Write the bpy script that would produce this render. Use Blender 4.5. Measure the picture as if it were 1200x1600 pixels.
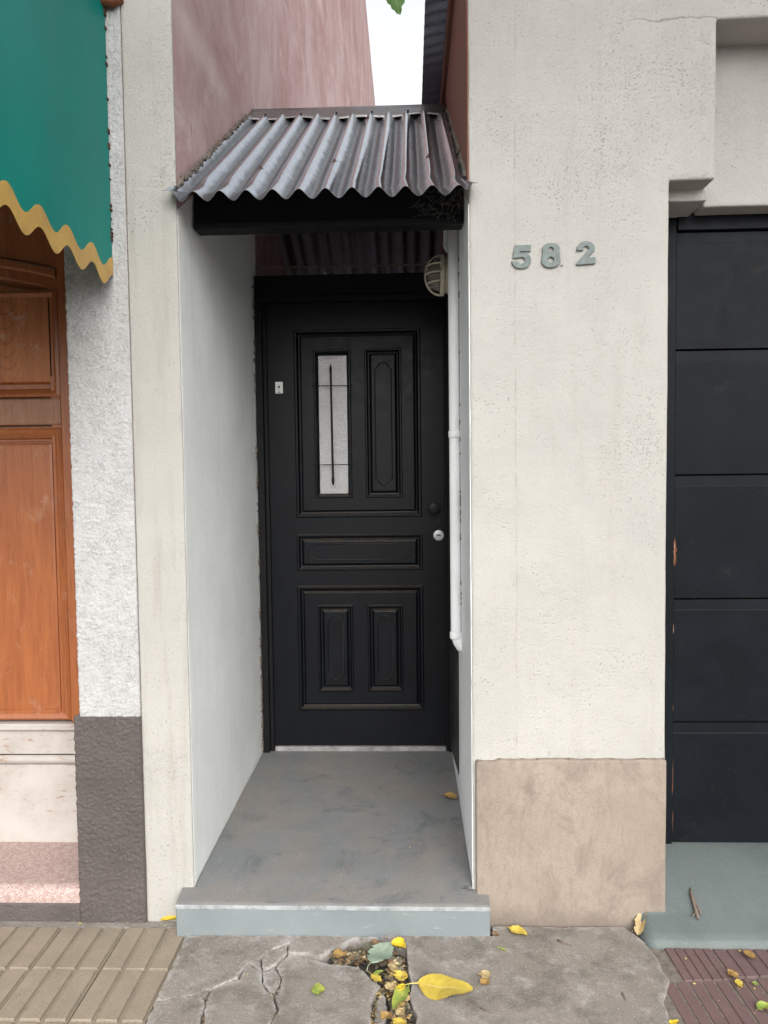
import bpy, bmesh, math, random
from mathutils import Vector, Matrix, noise, geometry
random.seed(7)
rad = math.radians
for o in list(bpy.data.objects): bpy.data.objects.remove(o)
S = bpy.context.scene
COL = S.collection

# ---------------------------------------------------------------- camera
CAM = Vector((0.0, -2.40, 1.45))
FPX = 1200.0                                   # focal length in pixels of the 1200x1600 photograph
_p, _y, _r = rad(3.0513), rad(1.9250), rad(0.6975)
_fw = Vector((-math.sin(_y)*math.cos(_p), math.cos(_y)*math.cos(_p), -math.sin(_p)))
_rt = Vector((math.cos(_y), math.sin(_y), 0)); _up = _rt.cross(_fw)
RT = math.cos(_r)*_rt - math.sin(_r)*_up; UP = math.sin(_r)*_rt + math.cos(_r)*_up; FW = _fw
cd = bpy.data.cameras.new('camera'); cam = bpy.data.objects.new('camera', cd); COL.objects.link(cam)
cam.matrix_world = Matrix.Translation(CAM) @ Matrix((RT, UP, -FW)).transposed().to_4x4()
cd.sensor_fit = 'VERTICAL'; cd.sensor_height = 36.0; cd.sensor_width = 27.0; cd.lens = 36.0*FPX/1600.0
cd.clip_start = 0.02; cd.clip_end = 600
S.camera = cam

# ---------------------------------------------------------------- sky, sun, exposure
SUN_EL, SUN_AZ = rad(38), math.atan2(0.24, -0.95)          # azimuth as atan2(x, y)
w = bpy.data.worlds.new('World'); S.world = w; w.use_nodes = True
nt = w.node_tree; nt.nodes.clear()
sky = nt.nodes.new('ShaderNodeTexSky'); sky.sky_type = 'NISHITA'; sky.sun_disc = False
sky.sun_elevation = SUN_EL; sky.sun_rotation = SUN_AZ; sky.dust_density = 4.0; sky.air_density = 1.2
hs = nt.nodes.new('ShaderNodeHueSaturation'); hs.inputs['Saturation'].default_value = 0.14
bg = nt.nodes.new('ShaderNodeBackground'); bg.inputs[1].default_value = 0.15
wo = nt.nodes.new('ShaderNodeOutputWorld')
nt.links.new(sky.outputs[0], hs.inputs['Color']); nt.links.new(hs.outputs[0], bg.inputs[0]); nt.links.new(bg.outputs[0], wo.inputs[0])
sl = bpy.data.lights.new('sun', 'SUN'); sl.energy = 0.5; sl.angle = rad(60); sl.color = (1.0, 0.96, 0.9)
so = bpy.data.objects.new('sun', sl); COL.objects.link(so)
sd = Vector((math.sin(SUN_AZ)*math.cos(SUN_EL), math.cos(SUN_AZ)*math.cos(SUN_EL), math.sin(SUN_EL)))
so.rotation_euler = sd.to_track_quat('Z', 'Y').to_euler(); so.location = sd*30
S.view_settings.view_transform = 'Standard'; S.view_settings.look = 'None'
S.view_settings.exposure = 1.16; S.view_settings.gamma = 1.0; S.view_settings.use_curve_mapping = False
S.render.engine = 'CYCLES'

# ---------------------------------------------------------------- pixel -> place
def ray(x, y): return RT*((x-600)/FPX) - UP*((y-800)/FPX) + FW
def onZ(x, y, Z=0.0): d = ray(x, y); return CAM + d*((Z-CAM.z)/d.z)
def onY(x, y, Y=0.0): d = ray(x, y); return CAM + d*((Y-CAM.y)/d.y)

# ---------------------------------------------------------------- materials
class N:
    def __init__(s, name):
        s.m = bpy.data.materials.new(name); s.m.use_nodes = True
        s.t = s.m.node_tree; s.b = s.t.nodes['Principled BSDF']; s.o = s.t.nodes['Material Output']
        s._p = None
    def new(s, k): return s.t.nodes.new(k)
    def set(s, sock, v):
        if hasattr(v, 'is_output') or isinstance(v, bpy.types.NodeSocket): s.t.links.new(v, sock)
        elif isinstance(v, (tuple, list)) and len(v) == 3 and sock.type == 'RGBA': sock.default_value = (*v, 1)
        else: sock.default_value = v
    @property
    def pos(s):
        if s._p is None: s._p = s.new('ShaderNodeTexCoord').outputs['Object']
        return s._p
    @property
    def wpos(s): return s.new('ShaderNodeNewGeometry').outputs['Position']
    def sc(s, v, k):
        n = s.new('ShaderNodeMapping'); s.set(n.inputs[0], v); n.inputs['Scale'].default_value = k; return n.outputs[0]
    def noise(s, scale, detail=4, rough=.55, vec=None, dist=0, col=False):
        n = s.new('ShaderNodeTexNoise'); s.set(n.inputs['Vector'], vec or s.pos)
        n.inputs['Scale'].default_value = scale; n.inputs['Detail'].default_value = detail
        n.inputs['Roughness'].default_value = rough; n.inputs['Distortion'].default_value = dist
        return n.outputs[1 if col else 0]
    def vor(s, scale, feat='F1', vec=None, out='Distance', rnd=1.0):
        n = s.new('ShaderNodeTexVoronoi'); n.feature = feat; s.set(n.inputs['Vector'], vec or s.pos)
        n.inputs['Scale'].default_value = scale; n.inputs['Randomness'].default_value = rnd; return n.outputs[out]
    def ramp(s, f, *stops):
        n = s.new('ShaderNodeValToRGB'); s.set(n.inputs[0], f); e = n.color_ramp.elements
        while len(e) < len(stops): e.new(0.5)
        for k, (p, c) in zip(e, stops):
            k.position = p; k.color = (c, c, c, 1) if not isinstance(c, tuple) else (*c, 1)
        return n.outputs[0]
    def mix(s, f, a, b, mode='MIX'):
        n = s.new('ShaderNodeMix'); n.data_type = 'RGBA'; n.blend_type = mode
        s.set(n.inputs[0], f); s.set(n.inputs[6], a); s.set(n.inputs[7], b); return n.outputs[2]
    def math(s, op, a, b=0.0):
        n = s.new('ShaderNodeMath'); n.operation = op; s.set(n.inputs[0], a); s.set(n.inputs[1], b); return n.outputs[0]
    def xyz(s, v, k):
        n = s.new('ShaderNodeSeparateXYZ'); s.set(n.inputs[0], v); return n.outputs[k]
    def bump(s, h, strength=.5, dist=.002, prev=None):
        n = s.new('ShaderNodeBump'); s.set(n.inputs['Height'], h); n.inputs['Strength'].default_value = strength
        n.inputs['Distance'].default_value = dist
        if prev is not None: s.set(n.inputs['Normal'], prev)
        return n.outputs[0]
    def fin(s, col, rough=.8, nrm=None, metal=0.0, spec=.5):
        s.set(s.b.inputs['Base Color'], col); s.set(s.b.inputs['Roughness'], rough)
        if nrm is not None: s.set(s.b.inputs['Normal'], nrm)
        s.set(s.b.inputs['Metallic'], metal); s.set(s.b.inputs['Specular IOR Level'], spec)
        return s.m

MT = {}
def m_plaster(key, base, dirt, spk=.5, bmp=.5, rough=.9, streak=.25, crack=False):
    n = N(key)
    c = n.mix(n.ramp(n.noise(2.2, 6, .6), (.32, 0.0), (.72, 1.0)), base, tuple(b*.86 for b in base))
    c = n.mix(n.math('MULTIPLY', n.ramp(n.noise(5, 5, .65, vec=n.sc(n.pos, (5, 5, .35))), (.52, 0.0), (.78, 1.0)), streak), c, dirt)
    # small dark pits and specks scattered unevenly
    v = n.vor(75); g = n.noise(7, 3)
    s1 = n.ramp(n.math('ADD', v, n.math('MULTIPLY', n.math('SUBTRACT', .62, g), .55)), (.11, 1.0), (.19, 0.0))
    s2 = n.ramp(n.math('ADD', n.noise(235, 2, .6), n.math('MULTIPLY', n.noise(2.8, 5, .65), .42)), (.475, 1.0), (.555, 0.0))
    sp = n.math('MAXIMUM', n.math('MULTIPLY', s1, .75), n.math('MULTIPLY', s2, .8))
    c = n.mix(n.math('MULTIPLY', sp, spk), c, tuple(d*.45 for d in dirt))
    if crack:                                       # a hairline down the pier and a crack level with the beam
        x_, z_ = n.xyz(n.wpos, 0), n.xyz(n.wpos, 2)
        d1 = n.math('ABSOLUTE', n.math('ADD', n.math('SUBTRACT', x_, .331), n.math('MULTIPLY', n.math('SUBTRACT', n.noise(2.5, 4), .5), .022)))
        k1 = n.math('MULTIPLY', n.ramp(d1, (.0006, 1.0), (.0030, 0.0)), n.ramp(n.noise(14, 5, .7), (.42, .0), (.60, .9)))
        d2 = n.math('ABSOLUTE', n.math('ADD', n.math('SUBTRACT', z_, 2.792), n.math('MULTIPLY', n.math('SUBTRACT', n.noise(9, 4), .5), .07)))
        k2 = n.math('MULTIPLY', n.ramp(d2, (.0008, 1.0), (.0035, 0.0)), n.math('MULTIPLY', n.ramp(x_, (.66, 0.0), (.72, 1.0)), n.ramp(x_, (.93, 1.0), (.94, 0.0))))
        c = n.mix(n.math('MULTIPLY', n.math('MAXIMUM', n.math('MULTIPLY', k1, .6), k2), .7), c, (.18, .14, .12))
    h = n.math('SUBTRACT', n.noise(190, 5, .65), n.math('MULTIPLY', sp, .6))
    b = n.bump(n.noise(10, 5, .6), .35, .012); b = n.bump(n.noise(70, 4, .7), .35, .004, b); b = n.bump(h, bmp, .003, b)
    MT[key] = n.fin(c, rough, b)
m_plaster('plaster', (.452, .438, .410), (.31, .280, .243), .50, .9, .9, .24, crack=True)
m_plaster('plaster_pillar', (.425, .412, .382), (.24, .222, .178), .5, 1.0, .9, .45)
m_plaster('paint_white', (.80, .82, .805), (.46, .45, .41), .55, .7, .65, .25)
m_plaster('paint_reveal', (.85, .865, .875), (.48, .45, .41), .35, .15, .45, .12)
m_plaster('red_wall', (.185, .072, .048), (.11, .06, .045), .4, .3, .8)

n = N('plinth_tan')
c = n.mix(n.ramp(n.noise(3.0, 9, .72, dist=.4), (.34, 0.0), (.66, 1.0)), (.315, .262, .212), (.25, .206, .166))
c = n.mix(n.ramp(n.noise(6, 9, .80, dist=.8, vec=n.sc(n.pos, (1, 1, .7))), (.48, 0.0), (.62, .85)), c, (.195, .157, .130))
c = n.mix(n.ramp(n.noise(55, 6, .75, vec=n.sc(n.pos, (1, 1, .25))), (.52, 0.0), (.68, .55)), c, (.20, .16, .132))
c = n.mix(n.ramp(n.noise(9, 8, .8), (.58, 0.0), (.72, .5)), c, (.40, .34, .285))
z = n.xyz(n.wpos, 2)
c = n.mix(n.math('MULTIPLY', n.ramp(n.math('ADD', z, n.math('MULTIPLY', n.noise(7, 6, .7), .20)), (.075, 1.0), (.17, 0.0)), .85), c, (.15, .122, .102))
c = n.mix(n.math('MULTIPLY', n.ramp(n.noise(260, 2), (.31, 1.0), (.4, 0.0)), .6), c, (.16, .12, .1))
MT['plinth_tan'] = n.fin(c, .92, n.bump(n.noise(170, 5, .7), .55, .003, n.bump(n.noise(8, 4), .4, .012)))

n = N('roughcast')
v = n.noise(85, 3, .55, dist=1.6)
c = n.mix(n.ramp(n.noise(3, 4), (.3, 0.0), (.75, 1.0)), (.46, .457, .46), (.395, .39, .385))
c = n.mix(n.math('MULTIPLY', n.ramp(n.math('ABSOLUTE', n.math('SUBTRACT', v, .5)), (.008, 1.0), (.035, 0.0)), n.ramp(n.noise(34, 2), (.44, 0.0), (.56, .75))), c, (.17, .16, .15))
MT['roughcast'] = n.fin(c, .9, n.bump(v, .8, .006))
n = N('roughcast_brown')
v = n.noise(120, 4, .65, dist=.4)
c = n.mix(n.ramp(n.noise(5, 5), (.35, 0.0), (.75, 1.0)), (.078, .064, .060), (.108, .090, .086))
c = n.mix(n.ramp(n.noise(24, 5, .7), (.66, 0.0), (.76, .5)), c, (.26, .25, .26))
MT['roughcast_brown'] = n.fin(c, .62, n.bump(v, 1.0, .006))

n = N('pink_wall')
pv = n.sc(n.pos, (1, .42, .62)); pw_ = n.sc(n.pos, (1, .7, .22))
c = n.mix(n.ramp(n.noise(2.2, 8, .72, vec=pv, dist=.5), (.38, 0.0), (.62, 1.0)), (.345, .195, .182), (.475, .345, .335))
c = n.mix(n.ramp(n.noise(5.5, 8, .76, vec=pv, dist=.9), (.52, 0.0), (.68, .7)), c, (.56, .45, .44))
c = n.mix(n.ramp(n.noise(4, 8, .78, vec=pw_, dist=.7), (.52, 0.0), (.68, .7)), c, (.30, .18, .165))
c = n.mix(n.ramp(n.noise(60, 6, .78, vec=n.sc(n.pos, (1, .6, .4))), (.56, 0.0), (.70, .6)), c, (.24, .13, .115))
c = n.mix(n.ramp(n.noise(12, 3, .6, vec=n.sc(n.pos, (1, 1, .5))), (.70, 0.0), (.73, .8)), c, (.20, .09, .07))
zz = n.math('ADD', n.xyz(n.wpos, 2), n.math('MULTIPLY', n.noise(.8, 3), .25))
band = n.ramp(n.math('PINGPONG', n.math('SUBTRACT', zz, .55), 1.25), (.02, 1.0), (.10, 0.0))
c = n.mix(n.math('MULTIPLY', band, n.ramp(n.noise(1.2, 3), (.50, 0.0), (.66, .5))), c, (.68, .58, .56))
MT['pink_wall'] = n.fin(c, .85, n.bump(n.noise(120, 5, .7, vec=n.sc(n.pos, (1, 1, .35))), .7, .005))
def m_zinc(key, base, dark, rough, stain=.5, ridge_light=False):
    n = N(key); metal = .92
    g = n.xyz(n.vor(75, out='Color'), 0)
    c = n.mix(n.math('MULTIPLY', g, .5), base, tuple(b*.74 for b in base))
    c = n.mix(n.ramp(n.noise(6, 6, .7, vec=n.sc(n.pos, (1, .45, .45))), (.5, 0.0), (.78, stain)), c, dark)
    c = n.mix(n.ramp(n.noise(90, 4, .7, vec=n.sc(n.pos, (1, .3, .3))), (.60, 0.0), (.74, stain)), c, tuple(d*.8 for d in dark))
    r = n.math('ADD', rough, n.math('MULTIPLY', n.math('SUBTRACT', n.noise(30, 4, .7), .5), .30))
    r = n.math('ADD', r, n.math('MULTIPLY', g, .05))
    if ridge_light:                                  # crest highlights painted in: colour darkened towards the valleys
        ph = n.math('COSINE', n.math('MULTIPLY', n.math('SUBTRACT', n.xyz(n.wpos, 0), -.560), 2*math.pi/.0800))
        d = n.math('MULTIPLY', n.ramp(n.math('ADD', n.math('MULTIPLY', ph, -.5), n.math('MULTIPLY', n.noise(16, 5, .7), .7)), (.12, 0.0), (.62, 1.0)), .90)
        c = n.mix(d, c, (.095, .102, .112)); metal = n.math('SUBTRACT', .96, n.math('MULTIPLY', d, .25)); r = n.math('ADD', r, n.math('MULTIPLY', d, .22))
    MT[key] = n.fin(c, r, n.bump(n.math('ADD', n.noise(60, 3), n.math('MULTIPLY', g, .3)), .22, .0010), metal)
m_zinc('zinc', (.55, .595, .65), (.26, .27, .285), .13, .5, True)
m_zinc('zinc_old', (.24, .23, .23), (.13, .12, .115), .36)
m_zinc('zinc_rear', (.22, .22, .25), (.12, .105, .105), .5)

def m_black(key, base, rough, dust, spots=.0, spec=.17):
    n = N(key)
    c = n.mix(n.ramp(n.noise(5, 5, .65), (.4, 0.0), (.75, 1.0)), base, tuple(b*1.5 for b in base))
    nz = n.xyz(n.new('ShaderNodeNewGeometry').outputs['Normal'], 2)
    d = n.math('MULTIPLY', n.ramp(nz, (.25, 0.0), (.7, 1.0)), n.ramp(n.noise(38, 5, .7, vec=n.sc(n.pos, (1, 1, 1))), (.3, .35), (.62, 1.0)))
    c = n.mix(n.math('MULTIPLY', d, dust), c, (.060, .050, .042))
    if spots:
        s = n.math('MULTIPLY', n.ramp(n.vor(90), (.05, 1.0), (.11, 0.0)), n.ramp(n.noise(6, 3), (.45, 0.0), (.62, 1.0)))
        c = n.mix(n.math('MULTIPLY', s, spots), c, (.16, .15, .14))
        c = n.mix(n.ramp(n.noise(9, 6, .75), (.6, 0.0), (.78, .35)), c, (.045, .04, .036))
    r = n.math('ADD', rough, n.math('MULTIPLY', n.math('SUBTRACT', n.noise(22, 4), .5), .3))
    MT[key] = n.fin(c, r, n.bump(n.noise(150, 3), .06, .001), 0, spec)
m_black('black_door', (.0038, .0045, .0060), .38, .9)
m_black('black_wood', (.0055, .0055, .0062), .55, .5)
m_black('garage_paint', (.0060, .0076, .0100), .45, .4, .6, .09)
m_black('black_iron', (.008, .008, .008), .4, .3)
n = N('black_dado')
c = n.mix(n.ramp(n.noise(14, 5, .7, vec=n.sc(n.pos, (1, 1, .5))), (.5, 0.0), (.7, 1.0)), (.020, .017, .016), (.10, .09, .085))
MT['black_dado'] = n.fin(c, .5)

def m_flat(key, col, rough=.5, var=.2, metal=0.0, bmp=.1, sc=40):
    n = N(key)
    c = n.mix(n.ramp(n.noise(sc, 5, .65), (.35, 0.0), (.72, 1.0)), col, tuple(b*(1-var) for b in col))
    MT[key] = n.fin(c, rough, n.bump(n.noise(sc*4, 3), bmp, .001), metal)
m_flat('cream_plastic', (.58, .52, .41), .4, .25)
m_flat('white_plastic', (.74, .75, .74), .4, .12)
m_flat('lock_metal', (.48, .50, .50), .35, .15, .5)
m_flat('dark_print', (.02, .02, .02), .6)
m_flat('numeral_metal', (.150, .185, .178), .55, .4, 0, .2, 70)
m_flat('rust', (.20, .062, .024), .85, .6, 0, .4, 60)
m_flat('rust_dark', (.10, .045, .028), .9, .5, 0, .5, 80)
m_flat('chip_pale', (.36, .24, .17), .8)
m_flat('mortar', (.20, .17, .145), .95, .6, 0, .6, 60)
m_flat('cobweb', (.32, .30, .29), .9)
m_flat('twig', (.21, .155, .125), .9, .5, 0, .5, 90)
m_flat('bark', (.09, .07, .055), .95, .5, 0, .8, 30)
m_flat('dirt', (.095, .078, .064), 1.0, .6, 0, .6, 50)
m_flat('asphalt', (.05, .05, .05), .95, .3, 0, .6, 60)
m_flat('sill_worn', (.30, .29, .285), .7, .6, 0, .3, 22)
m_flat('white_strip', (.36, .38, .385), .65, .5, 0, .3, 30)

n = N('ribbed_glass')
n.set(n.b.inputs['Transmission Weight'], 0.6)
MT['ribbed_glass'] = n.fin((.42, .39, .33), .3, n.bump(n.math('SINE', n.math('MULTIPLY', n.xyz(n.pos, 2), 700)), .6, .002))

n = N('frosted_glass')
tr = n.new('ShaderNodeBsdfTranslucent'); gl = n.new('ShaderNodeBsdfRefraction'); gs = n.new('ShaderNodeBsdfGlossy')
mx = n.new('ShaderNodeMixShader'); mx2 = n.new('ShaderNodeMixShader')
v = n.vor(260, out='Distance'); bm_ = n.bump(n.math('ADD', v, n.noise(300, 2)), .6, .002)
sp = n.ramp(n.noise(330, 2, .6), (.36, (.72, .72, .74)), (.52, (1, 1, 1)))
n.set(tr.inputs[0], sp); n.set(tr.inputs[1], bm_)
n.set(gl.inputs[0], sp); n.set(gl.inputs['Roughness'], .16); n.set(gl.inputs['IOR'], 1.3); n.set(gl.inputs['Normal'], bm_)
n.set(gs.inputs[0], (.9, .9, .9)); n.set(gs.inputs['Roughness'], .2); n.set(gs.inputs['Normal'], bm_)
n.set(mx.inputs[0], .62); n.t.links.new(tr.outputs[0], mx.inputs[1]); n.t.links.new(gl.outputs[0], mx.inputs[2])
n.set(mx2.inputs[0], .18); n.t.links.new(mx.outputs[0], mx2.inputs[1]); n.t.links.new(gs.outputs[0], mx2.inputs[2])
n.t.links.new(mx2.outputs[0], n.o.inputs[0]); MT['frosted_glass'] = n.m

def m_wood(key, a, b, c3, rough, wear, ring=.0):
    n = N(key)
    g = n.noise(9, 7, .62, vec=n.sc(n.pos, (6, 6, .5)), dist=.6)
    c = n.mix(n.ramp(g, (.34, 0.0), (.68, 1.0)), a, b)
    rings = n.math('SINE', n.math('MULTIPLY', n.math('ADD', n.xyz(n.pos, 2), n.math('ADD', n.math('MULTIPLY', n.math('POWER', n.math('ABSOLUTE', n.math('SUBTRACT', n.xyz(n.pos, 0), -.075)), 2.0), -26.0), n.math('MULTIPLY', n.noise(4, 3), .07))), 130.0))
    c = n.mix(n.math('MULTIPLY', n.ramp(rings, (.82, 0.0), (1.0, 1.0)), ring), c, c3)
    c = n.mix(n.ramp(n.noise(150, 4, .7, vec=n.sc(n.pos, (1, 1, .06))), (.56, 0.0), (.72, .5)), c, c3)
    if wear:
        f = n.math('MULTIPLY', n.ramp(n.noise(7, 6, .72), (.55, 0.0), (.64, 1.0)), n.ramp(n.noise(60, 4, .7, vec=n.sc(n.pos, (1, 1, .2))), (.38, 0.0), (.55, 1.0)))
        c = n.mix(n.math('MULTIPLY', f, wear), c, (.46, .32, .25))
    MT[key] = n.fin(c, rough, n.bump(n.noise(110, 4, .6, vec=n.sc(n.pos, (1, 1, .08))), .22, .002))
m_wood('wood', (.32, .105, .034), (.24, .071, .023), (.078, .022, .010), .34, .25)
m_wood('wood_worn', (.42, .150, .045), (.32, .100, .032), (.10, .03, .014), .45, .85, .45)
m_wood('wood_rail', (.28, .135, .075), (.22, .098, .052), (.11, .05, .028), .5, .3)
n = N('wood_painted')
c = n.mix(n.ramp(n.noise(6, 5, .6), (.35, 0.0), (.7, 1.0)), (.44, .405, .375), (.34, .305, .275))
f = n.math('MULTIPLY', n.ramp(n.noise(75, 6, .75, vec=n.sc(n.pos, (.28, 1, 1))), (.57, 0.0), (.62, 1.0)), n.ramp(n.noise(6, 4), (.44, 0.0), (.56, 1.0)))
c = n.mix(n.math('MULTIPLY', f, .7), c, (.25, .13, .075))
MT['wood_painted'] = n.fin(c, .75, n.bump(n.math('SUBTRACT', n.noise(90, 4, .6, vec=n.sc(n.pos, (.2, 1, 1))), f), .35, .002))
n = N('granite')
v = n.xyz(n.vor(130, out='Color'), 0); g = n.noise(120, 5, .7)
c = n.mix(n.ramp(v, (.25, 0.0), (.8, 1.0)), (.40, .295, .265), (.31, .21, .19))
c = n.mix(n.ramp(n.noise(210, 2), (.56, 0.0), (.66, .8)), c, (.60, .53, .50)); c = n.mix(n.ramp(n.noise(170, 2), (.32, .9), (.4, 0.0)), c, (.20, .12, .10))
MT['granite'] = n.fin(c, .65, n.bump(g, .3, .002))

n = N('step_paint')
c = n.mix(n.ramp(n.noise(6, 5), (.35, 0.0), (.7, 1.0)), (.198, .228, .232), (.165, .192, .196))
c = n.mix(n.ramp(n.noise(40, 5, .75, vec=n.sc(n.pos, (.5, 1, 2))), (.62, 0.0), (.72, .55)), c, (.34, .36, .35))
MT['step_paint'] = n.fin(c, .6, n.bump(n.noise(60, 4), .15, .002))
n = N('floor_worn')
w1 = n.ramp(n.noise(2.6, 8, .70, dist=.9), (.40, 0.0), (.62, 1.0))
c = n.mix(w1, (.162, .172, .176), (.198, .178, .163))
c = n.mix(n.ramp(n.noise(9, 8, .78, dist=.5), (.50, 0.0), (.68, .7)), c, (.205, .188, .172))
c = n.mix(n.ramp(n.noise(5.5, 8, .76, dist=.7), (.54, 0.0), (.66, .8)), c, (.102, .112, .118))
c = n.mix(n.ramp(n.noise(38, 6, .75, vec=n.sc(n.pos, (1, .35, 1))), (.58, 0.0), (.70, .5)), c, (.25, .24, .225))
c = n.mix(n.ramp(n.noise(70, 3, .6, vec=n.sc(n.pos, (.2, 1.2, 1))), (.66, 0.0), (.72, .45)), c, (.075, .072, .070))
c = n.mix(n.math('MULTIPLY', n.ramp(n.noise(180, 2), (.31, 1.0), (.38, 0.0)), .6), c, (.06, .052, .046))
MT['floor_worn'] = n.fin(c, n.ramp(n.noise(7, 6, .7), (.3, .48), (.7, .78)), n.bump(n.noise(110, 6, .75), .3, .002, n.bump(n.noise(9, 6, .65), .4, .006)))
n = N('ramp_paint')
c = n.mix(n.ramp(n.noise(5, 5), (.35, 0.0), (.7, 1.0)), (.112, .134, .129), (.088, .106, .103))
c = n.mix(n.ramp(n.noise(13, 6, .75), (.60, 0.0), (.75, .6)), c, (.15, .135, .115))
c = n.mix(n.ramp(n.noise(200, 2), (.64, 0.0), (.7, .6)), c, (.22, .24, .235))
MT['ramp_paint'] = n.fin(c, .6, n.bump(n.noise(80, 5, .7), .22, .002, n.bump(n.noise(10, 4), .3, .006)))

n = N('concrete')
c = n.mix(n.ramp(n.noise(4, 7, .66), (.34, 0.0), (.68, 1.0)), (.252, .224, .197), (.186, .163, .140))
c = n.mix(n.ramp(n.noise(12, 6, .72), (.53, 0.0), (.70, .85)), c, (.36, .337, .318))
c = n.mix(n.ramp(n.noise(7, 5, .7), (.49, 0.0), (.66, .85)), c, (.118, .103, .086))
at = n.new('ShaderNodeAttribute'); at.attribute_name = 'edge'
c = n.mix(n.math('MULTIPLY', at.outputs['Fac'], n.ramp(n.noise(20, 6, .75), (.42, 0.0), (.60, .8))), c, (.40, .38, .36))
c = n.mix(n.ramp(n.noise(230, 3, .6), (.33, .8), (.43, 0.0)), c, (.10, .09, .08)); c = n.mix(n.ramp(n.noise(190, 3, .6), (.58, 0.0), (.68, .6)), c, (.42, .40, .375))
MT['concrete'] = n.fin(c, .9, n.bump(n.noise(150, 6, .72), .6, .003, n.bump(n.noise(16, 5, .65), .5, .008)))
def m_tile(key, a, b, d):
    n = N(key); info = n.new('ShaderNodeObjectInfo').outputs['Random']; wp = n.wpos
    c = n.mix(n.ramp(n.noise(11, 6, .68, vec=wp), (.35, 0.0), (.7, 1.0)), a, b)
    c = n.mix(n.math('MULTIPLY', info, .35), c, tuple(x*.7 for x in a))
    c = n.mix(n.ramp(n.noise(45, 5, .75, vec=wp), (.58, 0.0), (.72, .6)), c, d)
    c = n.mix(n.ramp(n.noise(230, 2, vec=wp), (.32, .7), (.4, 0.0)), c, tuple(x*.4 for x in b))
    MT[key] = n.fin(c, .85, n.bump(n.noise(150, 5, .7, vec=wp), .4, .002, n.bump(n.noise(20, 4, vec=wp), .3, .005)))
m_tile('tile_vanilla', (.285, .235, .175), (.225, .185, .14), (.27, .24, .205))
m_tile('tile_red', (.165, .100, .096), (.125, .080, .076), (.19, .155, .148))

n = N('awning_green')
c = n.mix(n.ramp(n.noise(3, 5, .6), (.35, 0.0), (.7, 1.0)), (.000, .200, .168), (.000, .170, .145))
c = n.mix(n.ramp(n.noise(8, 6, .75), (.64, 0.0), (.78, .35)), c, (.05, .11, .085))
MT['awning_green'] = n.fin(c, .42, n.bump(n.noise(5, 3), .2, .006), 0, .15)
n = N('awning_yellow')
c = n.mix(n.ramp(n.noise(14, 6, .7), (.4, 0.0), (.72, 1.0)), (.50, .31, .075), (.36, .225, .07))
MT['awning_yellow'] = n.fin(c, .45)

def m_leaf(key, a, b, vein, spot):
    n = N(key); uv = n.new('ShaderNodeTexCoord').outputs['UV']; u = n.xyz(uv, 0); v = n.math('ABSOLUTE', n.xyz(uv, 1))
    c = n.mix(n.ramp(n.noise(40, 4), (.38, 0.0), (.68, 1.0)), a, b)
    vn = n.math('PINGPONG', n.math('SUBTRACT', n.math('MULTIPLY', u, 6.5), n.math('MULTIPLY', v, 1.6)), .5)
    vv = n.math('MAXIMUM', n.ramp(vn, (.0, .7), (.07, 0.0)), n.ramp(v, (.02, 1.0), (.07, 0.0)))
    c = n.mix(n.math('MULTIPLY', vv, .55), c, vein)
    c = n.mix(n.ramp(n.noise(70, 5, .7), (.62, 0.0), (.72, .8)), c, spot)
    m = n.fin(c, .5, n.bump(n.math('SUBTRACT', n.noise(120, 3), n.math('MULTIPLY', vv, .8)), .4, .0015))
    MT[key] = m
m_leaf('leaf_yellow', (.50, .385, .055), (.44, .31, .045), (.58, .50, .20), (.27, .15, .03))
m_leaf('leaf_bright', (.62, .45, .02), (.55, .37, .018), (.66, .54, .1), (.40, .21, .015))
m_leaf('leaf_green', (.19, .27, .05), (.30, .32, .05), (.4, .45, .15), (.16, .17, .03))
m_leaf('leaf_grey', (.235, .29, .215), (.19, .245, .185), (.33, .38, .30), (.14, .15, .11))
m_leaf('leaf_ochre', (.34, .21, .065), (.24, .14, .045), (.42, .31, .13), (.12, .06, .025))
m_leaf('leaf_brown', (.20, .115, .055), (.14, .08, .04), (.28, .19, .11), (.07, .04, .02))
m_leaf('leaf_cream', (.42, .33, .17), (.34, .235, .10), (.5, .42, .26), (.19, .11, .045))
m_leaf('leaf_dark', (.125, .115, .075), (.09, .08, .055), (.18, .16, .11), (.05, .045, .03))
m_leaf('leaf_tree', (.075, .16, .035), (.055, .12, .03), (.13, .22, .07), (.05, .09, .02))

# ---------------------------------------------------------------- building blocks
def tag(o, label=None, cat=None, group=None, kind=None):
    if label: o['label'] = label
    if cat: o['category'] = cat
    if group: o['group'] = group
    if kind: o['kind'] = kind
    return o
def wloc(o):
    v = Vector((0, 0, 0))
    while o: v += o.location; o = o.parent
    return v
def thing(name, loc, label, cat, group=None):
    o = bpy.data.objects.new(name, None); COL.objects.link(o); o.location = loc; o.empty_display_size = .05
    return tag(o, label, cat, group, 'thing')
def link(name, bm, mat, parent=None, origin=None, smooth=False, angle=None):
    """bm holds world coordinates; the object gets its origin at `origin` (or its parent's)."""
    if origin is None: origin = wloc(parent) if parent else Vector((0, 0, 0))
    origin = Vector(origin)
    for v in bm.verts: v.co -= origin
    me = bpy.data.meshes.new(name)
    if smooth:
        for f in bm.faces: f.smooth = True
        if angle:
            for e in bm.edges:
                if len(e.link_faces) == 2 and e.calc_face_angle(0) > rad(angle): e.smooth = False
    bm.to_mesh(me); bm.free()
    for m in (mat if isinstance(mat, (list, tuple)) else [mat]): me.materials.append(MT[m])
    o = bpy.data.objects.new(name, me); COL.objects.link(o)
    if parent: o.parent = parent; o.location = origin - wloc(parent)
    else: o.location = origin
    return o
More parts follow.
